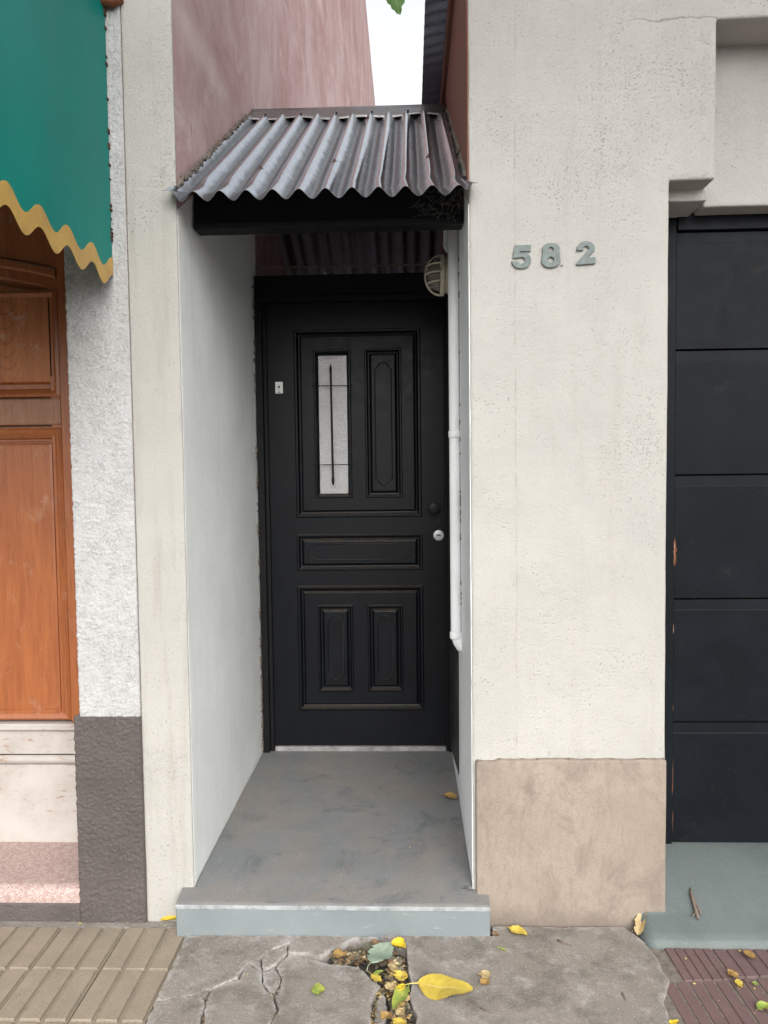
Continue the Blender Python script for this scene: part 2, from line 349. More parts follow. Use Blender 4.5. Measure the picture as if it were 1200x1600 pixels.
def box(bm, x0, x1, y0, y1, z0, z1, bev=0, seg=1, mi=0):
    v = [bm.verts.new((x, y, z)) for x in (x0, x1) for y in (y0, y1) for z in (z0, z1)]
    fs = [bm.faces.new([v[i] for i in q]) for q in ((0, 1, 3, 2), (4, 6, 7, 5), (0, 4, 5, 1), (2, 3, 7, 6), (0, 2, 6, 4), (1, 5, 7, 3))]
    for f in fs: f.material_index = mi
    if bev:
        es = list({e for f in fs for e in f.edges})
        bmesh.ops.bevel(bm, geom=es, offset=bev, segments=seg, affect='EDGES', profile=.5)
    return bm
def B(*a, **k): return box(bmesh.new(), *a, **k)
def tube(bm, pts, r, n=8, cap=True):
    pts = [Vector(p) for p in pts]; rs = r if isinstance(r, (list, tuple)) else [r]*len(pts); rings = []
    prev = None
    for i, p in enumerate(pts):
        d = (pts[min(i+1, len(pts)-1)] - pts[max(i-1, 0)]).normalized()
        a = prev - d*prev.dot(d) if prev is not None else d.orthogonal()
        a.normalize(); prev = a; b = d.cross(a)
        rings.append([bm.verts.new(p + (a*math.cos(t) + b*math.sin(t))*rs[i]) for t in [2*math.pi*k/n for k in range(n)]])
    for r0, r1 in zip(rings, rings[1:]):
        for k in range(n): bm.faces.new((r0[k], r0[(k+1) % n], r1[(k+1) % n], r1[k]))
    if cap:
        bm.faces.new(rings[0][::-1]); bm.faces.new(rings[-1])
    return bm
def lathe(bm, prof, origin, axis='X', n=32, sgn=1):
    """prof: (radius, along)."""
    rings = []
    for r, a in prof:
        ring = []
        for k in range(n):
            t = 2*math.pi*k/n; c, s = r*math.cos(t), r*math.sin(t)
            ring.append(bm.verts.new(Vector(origin) + (Vector((a*sgn, c, s)) if axis == 'X' else Vector((c, a*sgn, s)) if axis == 'Y' else Vector((c, s, a*sgn)))))
        rings.append(ring)
    for r0, r1 in zip(rings, rings[1:]):
        for k in range(n): bm.faces.new((r0[k], r0[(k+1) % n], r1[(k+1) % n], r1[k]))
    bm.faces.new(rings[0][::-1]); bm.faces.new(rings[-1])
    bmesh.ops.recalc_face_normals(bm, faces=bm.faces); return bm
def plaster_solid(outline, y0, y1, bev=.006, step=.07, amp=.0016, plane='XZ', seed=0.0):
    """An outline extruded into a wall with softly rounded, slightly uneven arrises."""
    bm = bmesh.new()
    mk = (lambda a, b, d: (a, d, b)) if plane == 'XZ' else ((lambda a, b, d: (d, a, b)) if plane == 'YZ' else (lambda a, b, d: (a, b, d)))
    f0 = [bm.verts.new(mk(a, b, y0)) for a, b in outline]; f1 = [bm.verts.new(mk(a, b, y1)) for a, b in outline]
    bm.faces.new(f0); bm.faces.new(f1[::-1]); k = len(outline)
    for i in range(k): bm.faces.new((f0[i], f1[i], f1[(i+1) % k], f0[(i+1) % k]))
    bmesh.ops.recalc_face_normals(bm, faces=bm.faces)
    if bev: bmesh.ops.bevel(bm, geom=list(bm.edges), offset=bev, segments=2, affect='EDGES', profile=.5)
    for ax in range(3):
        lo = min(v.co[ax] for v in bm.verts); hi = max(v.co[ax] for v in bm.verts)
        cuts = {lo+bev+.008, hi-bev-.008} if hi-lo > .05 else set()
        vals = sorted({round(v.co[ax], 4) for v in bm.verts})
        kk = int((hi-lo)/step) if step else 0
        if kk <= 160:
            for i in range(1, kk): cuts.add(lo+(hi-lo)*i/kk)
        for c in sorted(cuts):
            if min(abs(c-x) for x in vals) < .002: continue
            no = [0, 0, 0]; no[ax] = 1; co = [0, 0, 0]; co[ax] = c
            bmesh.ops.bisect_plane(bm, geom=list(bm.verts)+list(bm.edges)+list(bm.faces), plane_co=co, plane_no=no)
    for v in bm.verts:
        p = v.co*9 + Vector((seed, 0, 0)); v.co += (noise.noise_vector(p) + .6*noise.noise_vector(p*5))*amp
    return bm
def rect_loft(bm, x0, x1, z0, z1, prof, cap=True, cut=0.0, mi=0):
    """Mitred moulding on a plane facing -Y: prof is a list of (inset, y)."""
    rings = []
    for ins, y in prof:
        a, b, c, d = x0+ins, x1-ins, z0+ins, z1-ins
        rings.append([bm.verts.new(p) for p in ((a, y, c), (b, y, c), (b, y, d), (a, y, d))])
    for r0, r1 in zip(rings, rings[1:]):
        for k in range(4):
            f = bm.faces.new((r0[k], r0[(k+1) % 4], r1[(k+1) % 4], r1[k])); f.material_index = mi
    if cap: bm.faces.new(rings[-1]).material_index = mi
    return bm
def plate(bm, x0, x1, z0, z1, y, holes):
    xs = sorted({x0, x1} | {h[0] for h in holes} | {h[1] for h in holes}); zs = sorted({z0, z1} | {h[2] for h in holes} | {h[3] for h in holes})
    V = {}
    g = lambda x, z: V.setdefault((x, z), bm.verts.new((x, y, z)) if (x, z) not in V else None)
    for a, b in zip(xs, xs[1:]):
        for c, d in zip(zs, zs[1:]):
            mx, mz = (a+b)/2, (c+d)/2
            if any(h[0] < mx < h[1] and h[2] < mz < h[3] for h in holes): continue
            q = []
            for x, z in ((a, c), (b, c), (b, d), (a, d)):
                if (x, z) not in V: V[(x, z)] = bm.verts.new((x, y, z))
                q.append(V[(x, z)])
            bm.faces.new(q)
    return bm
def sheet(fn, nu, nv, thick=None):
    """Grid surface fn(u, v) -> Vector; optional second skin offset downward."""
    bm = bmesh.new(); G = [[bm.verts.new(fn(i/nu, j/nv)) for j in range(nv+1)] for i in range(nu+1)]
    for i in range(nu):
        for j in range(nv): bm.faces.new((G[i][j], G[i+1][j], G[i+1][j+1], G[i][j+1]))
    if thick:
        bmesh.ops.recalc_face_normals(bm, faces=bm.faces)
        bmesh.ops.solidify(bm, geom=list(bm.faces), thickness=thick)
    return bm

# ================================================================ THE SETTING
o = link('road', B(-60, 60, -90, -3.4, -.30, -.15), 'asphalt'); tag(o, kind='structure')
o = link('ground', B(-60, 60, -3.4, 60, -.30, -.045), 'dirt'); tag(o, kind='structure')
o = link('passage_floor', B(-.716, .198, 1.262, 24, -.04, .118), 'concrete'); tag(o, kind='structure')

# ---- pavement: broken concrete in front of the entrance, each slab a piece
pave = link('sidewalk', B(-12, 12, -3.3, -.002, -.044, -.034), 'dirt'); tag(pave, kind='structure')
link('kerb', plaster_solid([(-12, -.25), (12, -.25), (12, 0.0), (-12, 0.0)], -3.4, -3.302, .012, 1, .001), 'concrete', pave)
ZA = lambda x, y: (240+x/4.286, 1440+y/4.286)
ZB = lambda x, y: (520+x/4.615, 1450+y/4.615)
def W(p): q = onZ(p[0], p[1]); return (q.x, q.y)
crA = [ZA(20, 540), ZA(130, 515), ZA(240, 507), ZA(370, 460), ZA(480, 410), ZA(570, 380), ZA(600, 320), ZA(635, 285)]
crA2 = [ZA(370, 460), ZA(345, 540), ZA(340, 600), ZA(325, 686)]
crB = [ZA(905, 150), ZA(760, 210), ZA(715, 260), ZA(735, 340), ZA(725, 410)]
crC = [ZA(905, 150), ZA(900, 205), ZA(870, 240), ZA(815, 295), ZA(855, 370), ZA(840, 430), ZA(800, 490), ZA(830, 570), ZA(810, 630), ZA(780, 686)]
XL, YF = -.716, -.083
far = -1.3
gapL = [ZB(0, 262), ZB(190, 268), ZB(258, 325), ZB(345, 405), ZB(285, 520), ZB(280, 692)]
gapR = [ZB(400, 82), ZB(530, 150), ZB(538, 290), ZB(562, 420), ZB(555, 530), ZB(600, 640), ZB(592, 692)]
top_g = [ZA(930, 208), ZA(1100, 240), ZA(1165, 262)]
wA, wA2, wB, wC, wGL, wGR, wT = ([W(p) for p in c] for c in (crA, crA2, crB, crC, gapL, gapR, top_g))
wZB = lambda x, y: W(ZB(x, y))
slabs = [
 [(XL, YF), (wGR[0][0]-.03, YF), wZB(290, 84), wZB(180, 84), wZB(90, 112), wZB(0, 165), wT[1], wT[0], wC[1]] + [wB[0], wB[1], wB[2], wB[3]] + [wA[7], wA[6], wA[5], wA[4], wA[3], wA[2], wA[1], (XL, wA[0][1])],
 [(XL, wA[0][1]), wA[1], wA[2], wA[3], wA2[1], wA2[2], wA2[3], (wA2[3][0]-.01, far), (XL, far)],
 [wA[3], wA[4], wA[5], wA[6], wA[7], wB[3], wB[4], wC[6], wC[7], wC[8], wC[9], (wC[9][0]-.03, far), (wA2[3][0]-.01, far), wA2[3], wA2[2], wA2[1]],
 [wB[0], wC[1], wC[2], wC[3], wB[3], wB[2], wB[1]],
 [wC[3], wC[4], wC[5], wC[6], wB[4], wB[3]],
 [wC[1], wT[0], wT[1], wT[2], wGL[1], wGL[2], wGL[3], wGL[4], wGL[5], (wGL[5][0]-.02, far), (wC[9][0]-.03, far), wC[9], wC[8], wC[7], wC[6], wC[5], wC[4], wC[3], wC[2]],
 [wGR[0], wGR[1], wGR[2], wGR[3], wGR[4], wGR[5], wGR[6], (wGR[6][0]+.02, far), (.66, far), W((1047, 1600)), W((1038, 1565)), W((1046, 1533)), W((1026, 1500)), W((1003, 1470)), W((985, 1458)), (.66, -.03), (.245, -.03), (.245, YF), (wGR[0][0]-.03, YF)],
 [wZB(300, 520), wZB(355, 420), wZB(385, 470), wZB(400, 580), wZB(360, 692), (wZB(360, 692)[0], -.62), (wZB(290, 692)[0], -.62), wZB(300, 600)],
]
def slab(poly, z, gap, tilt=(0, 0)):
    P = [Vector((x, y, 0)) for x, y in poly]; out = []
    for a, b in zip(P, P[1:]+P[:1]):                       # rough broken edges: shared, position-based jitter
        k = max(1, int((b-a).length/.012))
        for i in range(k): out.append(a.lerp(b, i/k))
    def jit(p):
        if abs(p.x-XL) < .002 or p.y > YF-.002 or p.y < far+.01: return Vector((p.x, p.y, 0))
        n1 = noise.noise_vector(Vector((p.x*22, p.y*22, 3.0))); n2 = noise.noise_vector(Vector((p.x*75, p.y*75, 9.0)))
        return p + Vector((n1.x, n1.y, 0))*.006 + Vector((n2.x, n2.y, 0))*.003
    out = [jit(p) for p in out]; k = len(out)
    area = sum(out[i].x*out[(i+1) % k].y - out[(i+1) % k].x*out[i].y for i in range(k))
    if area < 0: out.reverse()
    def inset(d, jj):
        r = []
        for i in range(k):
            t = (out[(i+1) % k]-out[i-1]); t = t.normalized() if t.length > 1e-6 else Vector((1, 0, 0))
            nn = Vector((-t.y, t.x, 0)); q = abs(noise.noise(out[i]*60+Vector((jj, 0, 0))))
            r.append(out[i]+nn*(d*(.25+2.4*q)))
        return r
    bm = bmesh.new(); rings = []
    cx = sum(p.x for p in out)/k; cy = sum(p.y for p in out)/k
    for d, zz in ((gap*.8, -.04), (gap*1.0, z-.007), (gap*1.25+.0004, z-.0018), (gap*1.7+.0016, z)):
        rings.append([bm.verts.new((p.x, p.y, zz+(p.x-cx)*tilt[0]+(p.y-cy)*tilt[1] if zz > -.03 else zz)) for p in inset(d, 5.0)])
    for r0, r1 in zip(rings, rings[1:]):
        for i in range(k): bm.faces.new((r0[i], r0[(i+1) % k], r1[(i+1) % k], r1[i]))
    top = inset(gap*1.7+.0016, 5.0); pts = [Vector((p.x, p.y)) for p in top]
    xs = [p.x for p in pts]; ys = [p.y for p in pts]; gx = min(xs)
    while gx < max(xs):
        gy = max(min(ys), -.62)
        while gy < max(ys): pts.append(Vector((gx + .006*math.sin(gy*91), gy + .006*math.cos(gx*77)))); gy += .022
        gx += .022
    vo, eo, fo, _a, _b, _c = geometry.delaunay_2d_cdt(pts, [], [list(range(k))], 1, 1e-6)
    nv = [bm.verts.new((p.x, p.y, z+(p.x-cx)*tilt[0]+(p.y-cy)*tilt[1])) for p in vo]
    for f in fo:
        try: bm.faces.new([nv[q] for q in f])
        except ValueError: pass
    bmesh.ops.remove_doubles(bm, verts=bm.verts, dist=.0001)
    bmesh.ops.recalc_face_normals(bm, faces=bm.faces)
    lay = bm.verts.layers.float.new('edge')
    for v in bm.verts:
        if v.co.z > -.02 and len([e for e in v.link_edges if abs(e.verts[0].co.z-e.verts[1].co.z) > .0012]) and v.co.y > -.6: v[lay] = 1.0
    for v in bm.verts:
        if v.co.z > -.02: v.co.z += .0022*noise.noise(Vector((v.co.x*7, v.co.y*7, 4))) + .0012*noise.noise(Vector((v.co.x*24, v.co.y*24, 4)))
    return bm
for i, (pl, z, g, t) in enumerate(zip(slabs, (.003, -.002, -.001, .001, -.002, -.004, .004, -.012), (.0026, .0028, .0026, .0030, .0030, .0030, .0012, .003),
                                      ((0, .01), (.01, .01), (0, .0), (.02, 0), (-.01, .02), (.004, 0), (0, .004), (0, 0)))):
    link('slab', slab(pl, z, g, t), 'concrete', pave, smooth=True, angle=28)
for k in range(4):
    link('slab', plaster_solid([(XL+k*.6, -3.29), (XL+k*.6+.594, -3.29), (XL+k*.6+.594, far-.006), (XL+k*.6, far-.006)], -.04, 0.0, .004, .2, .001, 'XY'), 'concrete', pave)

# ---- ribbed tiles on both sides, each tile a piece
def tile_mesh(name, w, d, bars, gw, gd, mat):
    bm = bmesh.new(); p = w/bars
    for k in range(bars):
        x0, x1 = k*p+gw/2, (k+1)*p-gw/2; c = gd*.55
        a = [bm.verts.new(q) for q in ((x0, .003, -gd), (x1, .003, -gd), (x1, d-.003, -gd), (x0, d-.003, -gd))]
        b = [bm.verts.new(q) for q in ((x0+c*.5, .003+c, 0), (x1-c*.5, .003+c, 0), (x1-c*.5, d-.003-c, 0), (x0+c*.5, d-.003-c, 0))]
        for i in range(4): bm.faces.new((a[i], a[(i+1) % 4], b[(i+1) % 4], b[i]))
        bm.faces.new(b)
    box(bm, .001, w-.001, .001, d-.001, -.036, -gd)
    me = bpy.data.meshes.new(name); bm.to_mesh(me); bm.free(); me.materials.append(MT[mat]); return me
tp = tag(link('tiled_pavement', B(-6, XL-.004, -3.29, -.004, -.0339, -.030), 'dirt'), kind='structure')
tv = tile_mesh('tile', .208, .2125, 3, .0120, .0080, 'tile_vanilla')
def put(me, par, x, y, z, rz=0.0, rx=0.0, ry=0.0, sx=1.0):
    o = bpy.data.objects.new('tile', me); COL.objects.link(o); o.parent = par; o.location = (x, y, z); o.rotation_euler = (rx, ry, rz); o.scale = (sx, 1, 1); return o
R = random.Random(3)
for r in range(6):
    for k in range(9):
        x = -.925 - .2085*k + .0003*r; y = -.0355 - .2135*(r+1)
        put(tv, tp, x+.2085-.208 if k == 0 else x+.0005, y, R.uniform(-.0012, .0012), R.uniform(-.004, .004), R.uniform(-.003, .003), R.uniform(-.004, .004))
link('mortar_fill', B(-6, XL-.004, -.0350, -.0045, -.030, -.003), 'concrete', tp)
link('far_tiles', B(-6, -2.81, -1.33, -.037, -.030, -.001), 'tile_vanilla', tp)
link('outer_tiles', B(-6, XL-.004, -3.28, -1.335, -.030, -.001), 'tile_vanilla', tp)
rp = tag(link('red_pavement', B(.668, 6, -3.29, -.01, -.0339, -.0068), 'mortar'), kind='structure')
trd = tile_mesh('tile', .2, .205, 5, .0060, .0032, 'tile_red')
for r in range(5):
    for k in range(7):
        x = .905 + .204*(k-1) - .006*r; y = -.064 - .208*(r+1) + (.018 if k > 0 else 0)
        if k == 0: put(trd, rp, x+.062 if r == 0 else x+.012, y, -.002+R.uniform(-.002, .001), .05, R.uniform(-.008, .006), R.uniform(-.01, .01), .70 if r == 0 else .95)
        else: put(trd, rp, x, y, -.003+R.uniform(-.002, .002), .06+R.uniform(-.01, .01), R.uniform(-.006, .006), R.uniform(-.006, .006))
link('far_tiles', B(2.12, 6, -1.3, -.13, -.031, -.003), 'tile_red', rp)
link('outer_tiles', B(1.7, 6, -3.28, -1.31, -.031, -.003), 'tile_red', rp)

# ================================================================ THE HOUSE ON THE RIGHT (number 582)
house = thing('house', (.5, .1, 0), 'cream plastered house front with tan painted base around the black garage door', 'house')
link('front_wall', plaster_solid([(.19, -.04), (.795, -.04), (.795, 2.318), (.932, 2.318), (.932, 2.787), (3.9, 2.787), (3.9, 3.9), (.19, 3.9)], 0.0, .30, .007, .09, .0016), 'plaster', house, smooth=True)
# tan base, a little proud of the wall, uneven top edge
def plinth_top():
    pts = []
    for k in range(61):
        x = .7935 - (.7935-.2)*k/60; pts.append((x, .537 + .006*noise.noise(Vector((x*14, 1, 0))) + .003*noise.noise(Vector((x*60, 1, 0))) - (.006 if k > 53 else 0)))
    return pts
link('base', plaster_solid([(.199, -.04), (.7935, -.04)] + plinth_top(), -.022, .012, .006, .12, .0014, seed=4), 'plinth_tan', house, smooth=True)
link('garage_beam', plaster_solid([(.955, 2.287), (3.8, 2.287), (3.8, 2.86), (.90, 2.86), (.90, 2.352), (.955, 2.352)], .155, .32, .006, .12, .0016, seed=2), 'plaster', house, smooth=True)
link('corbel', plaster_solid([(.79, 2.283), (.940, 2.283), (.940, 2.42), (.79, 2.42)], .085, .325, .005, .05, .0016, seed=7), 'plaster', house, smooth=True)
link('garage_jamb', plaster_solid([(3.3, -.04), (3.9, -.04), (3.9, 2.80), (3.3, 2.80)], .002, .30, .006, .3, .001), 'plaster', house)
# passage side: white painted reveal, red wall above the canopy
link('reveal', plaster_solid([(.0050, .10), (1.24, .10), (1.24, 2.98), (.0050, 2.262)], .1886, .1935, .0008, .1, .0004, 'YZ', 3), 'paint_reveal', house, smooth=True, angle=30)
link('side_wall', B(.1925, .34, .302, 24, -.04, 3.30), 'red_wall', house)
link('red_coat', plaster_solid([(.0035, 2.315), (1.28, 3.13), (1.28, 3.32), (.302, 3.32), (.301, 3.88), (.0035, 3.88)], .1865, .1915, .001, .12, .0005, 'YZ', 5), 'red_wall', house)
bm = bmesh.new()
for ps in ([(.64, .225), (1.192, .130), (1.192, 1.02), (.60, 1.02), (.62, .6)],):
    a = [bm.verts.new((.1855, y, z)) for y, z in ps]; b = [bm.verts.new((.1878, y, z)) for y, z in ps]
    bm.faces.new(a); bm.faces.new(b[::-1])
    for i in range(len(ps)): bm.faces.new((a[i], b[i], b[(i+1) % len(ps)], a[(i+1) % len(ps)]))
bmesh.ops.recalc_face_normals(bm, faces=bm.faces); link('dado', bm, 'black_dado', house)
link('rear_bounce_coat', B(.1890, .1924, 1.262, 23.9, .116, 2.30), 'paint_reveal', house)  # added white surface behind the door, brightens the frosted pane
# corrugated eave over the passage
def eave(u, v):
    x = .080 + 1.1*u; y = .32 + 9.5*v
    return Vector((x, y, 3.272 + .16*(x-.08) + .010*math.sin(2*math.pi*y/.078) + .002*noise.noise(Vector((x*3, y*3, 0)))))
link('eave_roof', sheet(eave, 6, 976, .0012), 'zinc_rear', house, smooth=True)
link('eave_board', plaster_solid([(.318, 3.20), (9.6, 3.20), (9.6, 3.262), (.318, 3.262)], .168, .189, .003, 2, .001, 'YZ'), 'red_wall', house)

# ---- numerals 5 8 2
def numeral(ch, cx, cz, h, label, rot=0.0):
    arcs = lambda cx_, cy_, rx, ry, a0, a1, k=14: [(cx_+rx*math.cos(rad(a0+(a1-a0)*i/k)), cy_+ry*math.sin(rad(a0+(a1-a0)*i/k))) for i in range(k+1)]
    if ch == '8':
        loops = [arcs(0, -.235, .40, .285, 160, 380, 20) + arcs(0, .255, .365, .255, -18, 198, 20), arcs(0, -.20, .135, .135, 0, 360, 18)[:-1], arcs(0, .24, .115, .115, 0, 360, 16)[:-1]]
    elif ch == '5':
        loops = [[(-.27, .47), (.36, .47), (.38, .44), (.36, .22), (-.09, .22), (-.10, .10)] + arcs(.02, -.17, .36, .33, 82, -100, 16) + arcs(-.06, -.20, .36, .30, -100, -172, 6) + [(-.43, -.22), (-.22, -.22)] + arcs(-.02, -.17, .16, .15, 215, 440, 12) + [(-.14, -.04), (-.38, -.06), (-.34, .20), (-.30, .44)]]
    else:
        loops = [[(-.40, -.47), (.38, -.47), (.40, -.43), (.40, -.24), (.37, -.22), (.02, -.22), (.30, .02)] + arcs(.02, .17, .37, .31, -20, 175, 18) + [(-.37, .145), (-.34, .13), (-.10, .13)] + arcs(.03, .18, .13, .12, 180, -35, 10) + [(-.36, -.36), (-.41, -.43)]]
    cu = bpy.data.curves.new('tmp', 'CURVE'); cu.dimensions = '2D'; cu.fill_mode = 'BOTH'; cu.extrude = .0035; cu.bevel_depth = .0008; cu.bevel_resolution = 1
    for lp in loops:
        s = cu.splines.new('POLY'); s.points.add(len(lp)-1); s.use_cyclic_u = True
        for p, (a, b) in zip(s.points, lp): p.co = (a*h, b*h, 0, 1)
    t = bpy.data.objects.new('tmp', cu); COL.objects.link(t)
    me = bpy.data.meshes.new_from_object(t.evaluated_get(bpy.context.evaluated_depsgraph_get())); bpy.data.objects.remove(t)
    me.materials.clear(); me.materials.append(MT['numeral_metal']); me.name = 'house_numeral'
    o = bpy.data.objects.new('house_numeral', me); COL.objects.link(o); o.location = (cx, -.0042, cz); o.rotation_euler = (rad(90), rad(rot), 0)
    return tag(o, label, 'house number', 'numerals of the house number')
numeral('5', .350, 2.0985, .071, 'grey metal numeral 5 on the cream wall, first of the house number', 0)
numeral('8', .438, 2.1005, .071, 'grey metal numeral 8 between the 5 and the 2', 0)
numeral('2', .5425, 2.105, .071, 'grey metal numeral 2 on the cream wall, last of the house number', -3)
tag(link('screw_plug', tube(bmesh.new(), [(.472, .004, 2.0705), (.472, -.005, 2.0695)], .0022, 6), 'dark_print'), 'tiny dark screw plug in the wall right of the numeral 8', 'screw plug')

# ---- garage door
gd = thing('overhead_door', (2.0, .25, .14), 'black panelled metal garage door with rust along its left edge', 'garage door')
link('frame_stile', B(.78, .903, .246, .30, .135, 2.300, bev=.002), 'garage_paint', gd)
link('frame_stile', B(3.19, 3.31, .246, .30, .135, 2.300, bev=.002), 'garage_paint', gd)
link('frame_rail', B(.9035, 3.1895, .238, .30, 2.240, 2.300, bev=.002), 'garage_paint', gd)
link('backing', B(.80, 3.29, .2905, .32, .13, 2.35), 'garage_paint', gd)
zs = [2.2385, 1.845, 1.423, .998, .568, .139]
for a, b in zip(zs, zs[1:]):
    bm = bmesh.new(); pr = [(b+.004, .262), (b+.004, .2515), (a-.039, .2515), (a-.037, .2532), (a-.003, .2548), (a-.003, .285), (b+.004, .285)]
    n_ = 24; L = []
    for i in range(n_+1):
        x = .9045 + (3.188-.9045)*i/n_
        L.append([bm.verts.new((x, y + (.0016*noise.noise(Vector((x*2.2, 0, z_*2.5))) if y < .255 else 0), z_)) for z_, y in pr])
    for r0, r1 in zip(L, L[1:]):
        for q in range(len(pr)): bm.faces.new((r0[q], r1[q], r1[(q+1) % len(pr)], r0[(q+1) % len(pr)]))
    bm.faces.new(L[0]); bm.faces.new(L[-1][::-1]); bmesh.ops.recalc_face_normals(bm, faces=bm.faces)
    link('panel', bm, 'garage_paint', gd, smooth=True, angle=8)
def patch(x, z, w, h, y, mat, par, name, sd):
    bm = bmesh.new(); rr = random.Random(sd); c = bm.verts.new((x, y, z)); k = 26; ring = []
    for i in range(k):
        t = 2*math.pi*i/k; f = rr.uniform(.25, 1.15); ring.append(bm.verts.new((x+w*.5*f*math.cos(t), y+.0004, z+h*.5*f*math.sin(t))))
    for i in range(k): bm.faces.new((c, ring[i], ring[(i+1) % k]))
    bmesh.ops.recalc_face_normals(bm, faces=bm.faces)
    return link(name, bm, mat, par)
for i, (x, z, w_, h_, m) in enumerate([(.9050, 1.165, .013, .105, 'rust'), (.9022, 1.17, .0035, .09, 'chip_pale'), (.9015, .895, .0025, .04, 'chip_pale'), (.9032, .385, .0045, .17, 'rust_dark'), (.9015, .36, .002, .10, 'rust'), (.9030, .22, .006, .08, 'rust_dark'), (.9020, .62, .004, .03, 'rust_dark')]):
    patch(x, z, w_, h_, .2452 - .0002*i if x < .903 else .2452-.0002*i, m, gd, 'rust_patch', i)

# ---- garage ramp
def ramp(u, v):
    x = .690 + 2.75*u if u > .035 else .690 + .11*(u/.04)
    prof = [(.30, .140), (.25, .139), (.16, .122), (.06, .088), (-.02, .053), (-.065, .036), (-.095, .025), (-.113, .014), (-.122, -.002), (-.126, -.036)]
    t = v*(len(prof)-1); i = min(int(t), len(prof)-2); f = t-i
    y = prof[i][0]*(1-f)+prof[i+1][0]*f; z = prof[i][1]*(1-f)+prof[i+1][1]*f
    if x < .79: y = min(y, -.018 - .0*v)
    e = max(0.0, (.735-x)/.045)                     # the rounded left end of the lip
    if e > 0: z = -.036 + (z+.036)*math.sqrt(max(0, 1-min(1, e)**2)); y = -.02 + (y+.02)*(1-.35*min(1, e)**2)
    return Vector((x, y + .002*noise.noise(Vector((x*6, v*3, 0))), z + .0016*noise.noise(Vector((x*7, y*7, 2)))))
us = [0, .004, .008, .012, .016, .02, .026, .032, .0351] + [.04+.96*k/40 for k in range(41)]
bm = bmesh.new(); G = [[bm.verts.new(ramp(u, j/27)) for j in range(28)] for u in us]
for i in range(len(us)-1):
    for j in range(27): bm.faces.new((G[i][j], G[i+1][j], G[i+1][j+1], G[i][j+1]))
bmesh.ops.remove_doubles(bm, verts=bm.verts, dist=.0002); bmesh.ops.recalc_face_normals(bm, faces=bm.faces)
tag(link('garage_ramp', bm, 'ramp_paint', smooth=True), 'grey green painted concrete ramp with rounded lip below the garage door', 'ramp')

# ================================================================ PARTY WALL BETWEEN THE HOUSES
pw = thing('party_wall', (-.79, .05, 0), 'tall party wall with cream pillar front and weathered pink side above the canopy', 'wall')
link('pillar', plaster_solid([(-.868, -.04), (-.7122, -.04), (-.7122, 4.2), (-.868, 4.2)], 0.0, .0130, .004, .07, .0007, seed=9), 'plaster_pillar', pw, smooth=True)
link('pink_wall', plaster_solid([(.0125, -.04), (24, -.04), (24, 10.1), (.0125, 10.1)], -.866, -.7136, .0008, .5, .0003, 'YZ', 1), 'pink_wall', pw)
link('white_coat', plaster_solid([(.0122, .10), (1.243, .10), (1.243, 2.40), (1.243, 2.98), (.0122, 2.268)], -.7160, -.7119, .0006, .05, .0004, 'YZ', 6), 'paint_white', pw, smooth=True, angle=30)

link('rear_bounce_coat', B(-.7122, -.7090, 1.262, 23.9, .116, 2.30), 'paint_reveal', pw)  # left-hand white bounce surface, added to lighten the door glass
# ================================================================ NEIGHBOUR ON THE LEFT
nb = thing('house', (-1.5, .1, 0), 'white roughcast house front with brown base beside the wooden door', 'house')
def rc(x0, x1, z0, z1, step, amp, yb=0.0):
    nx, nz = int((x1-x0)/step), int((z1-z0)/step); bm = bmesh.new(); G = []
    for i in range(nx+1):
        col = []
        for j in range(nz+1):
            x, z_ = x0+(x1-x0)*i/nx, z0+(z1-z0)*j/nz
            q = Vector((x*105, 1.7, z_*105)); h = noise.noise(q) + .5*noise.noise(q*2.1)
            ex = .0035*noise.noise(Vector((3, z_*60, 1))) if i in (0,) else 0
            col.append(bm.verts.new((x+ex, yb - amp*(.5+abs(h)*1.4), z_)))
        G.append(col)
    for i in range(nx):
        for j in range(nz): bm.faces.new((G[i][j], G[i+1][j], G[i+1][j+1], G[i][j+1]))
    def skirt(line):
        back = [bm.verts.new((v.co.x, .28, v.co.z)) for v in line]
        for a in range(len(line)-1): bm.faces.new((line[a], line[a+1], back[a+1], back[a]))
    skirt(G[0]); skirt(G[-1][::-1]); skirt([c[0] for c in G][::-1]); skirt([c[-1] for c in G])
    bmesh.ops.recalc_face_normals(bm, faces=bm.faces); return bm
link('roughcast_wall', rc(-1.067, -.871, .672, 3.2, .0042, .0045), 'roughcast', nb, smooth=True)
link('upper_wall', B(-3.4, -.8705, .012, .28, 3.2, 4.2), 'roughcast', nb)
link('lintel_wall', B(-2.05, -1.0672, .002, .28, 2.62, 3.199), 'roughcast', nb)
link('far_wall', B(-3.4, -2.05, .002, .28, -.04, 3.199), 'roughcast', nb)
link('base', rc(-1.083, -.8695, -.03, .674, .0042, .0058, -.008), 'roughcast_brown', nb, smooth=True)
link('base_strip', rc(-2.04, -1.0835, -.03, .057, .006, .003, -.007), 'roughcast_brown', nb, smooth=True)
bm = sheet(lambda u, v: Vector((-2.04+.956*u, -.006+.31*v, .1095-.014*(max(0, 1-v*12))**2 + .001*noise.noise(Vector((u*9, v*4, 0))))), 20, 30)
fr = [v for v in bm.verts if abs(v.co.y+.006) < 1e-5]; fr.sort(key=lambda v: v.co.x)
bk = [bm.verts.new((v.co.x, -.0055, .0575)) for v in fr]
for i in range(len(fr)-1): bm.faces.new((fr[i], bk[i], bk[i+1], fr[i+1]))
link('granite_sill', bm, 'granite', nb, smooth=True)
link('seam', plaster_solid([(-.8712, -.03), (-.8675, -.03), (-.8675, 3.2), (-.8712, 3.2)], .004, .02, 0, .1, .001), 'mortar', nb)

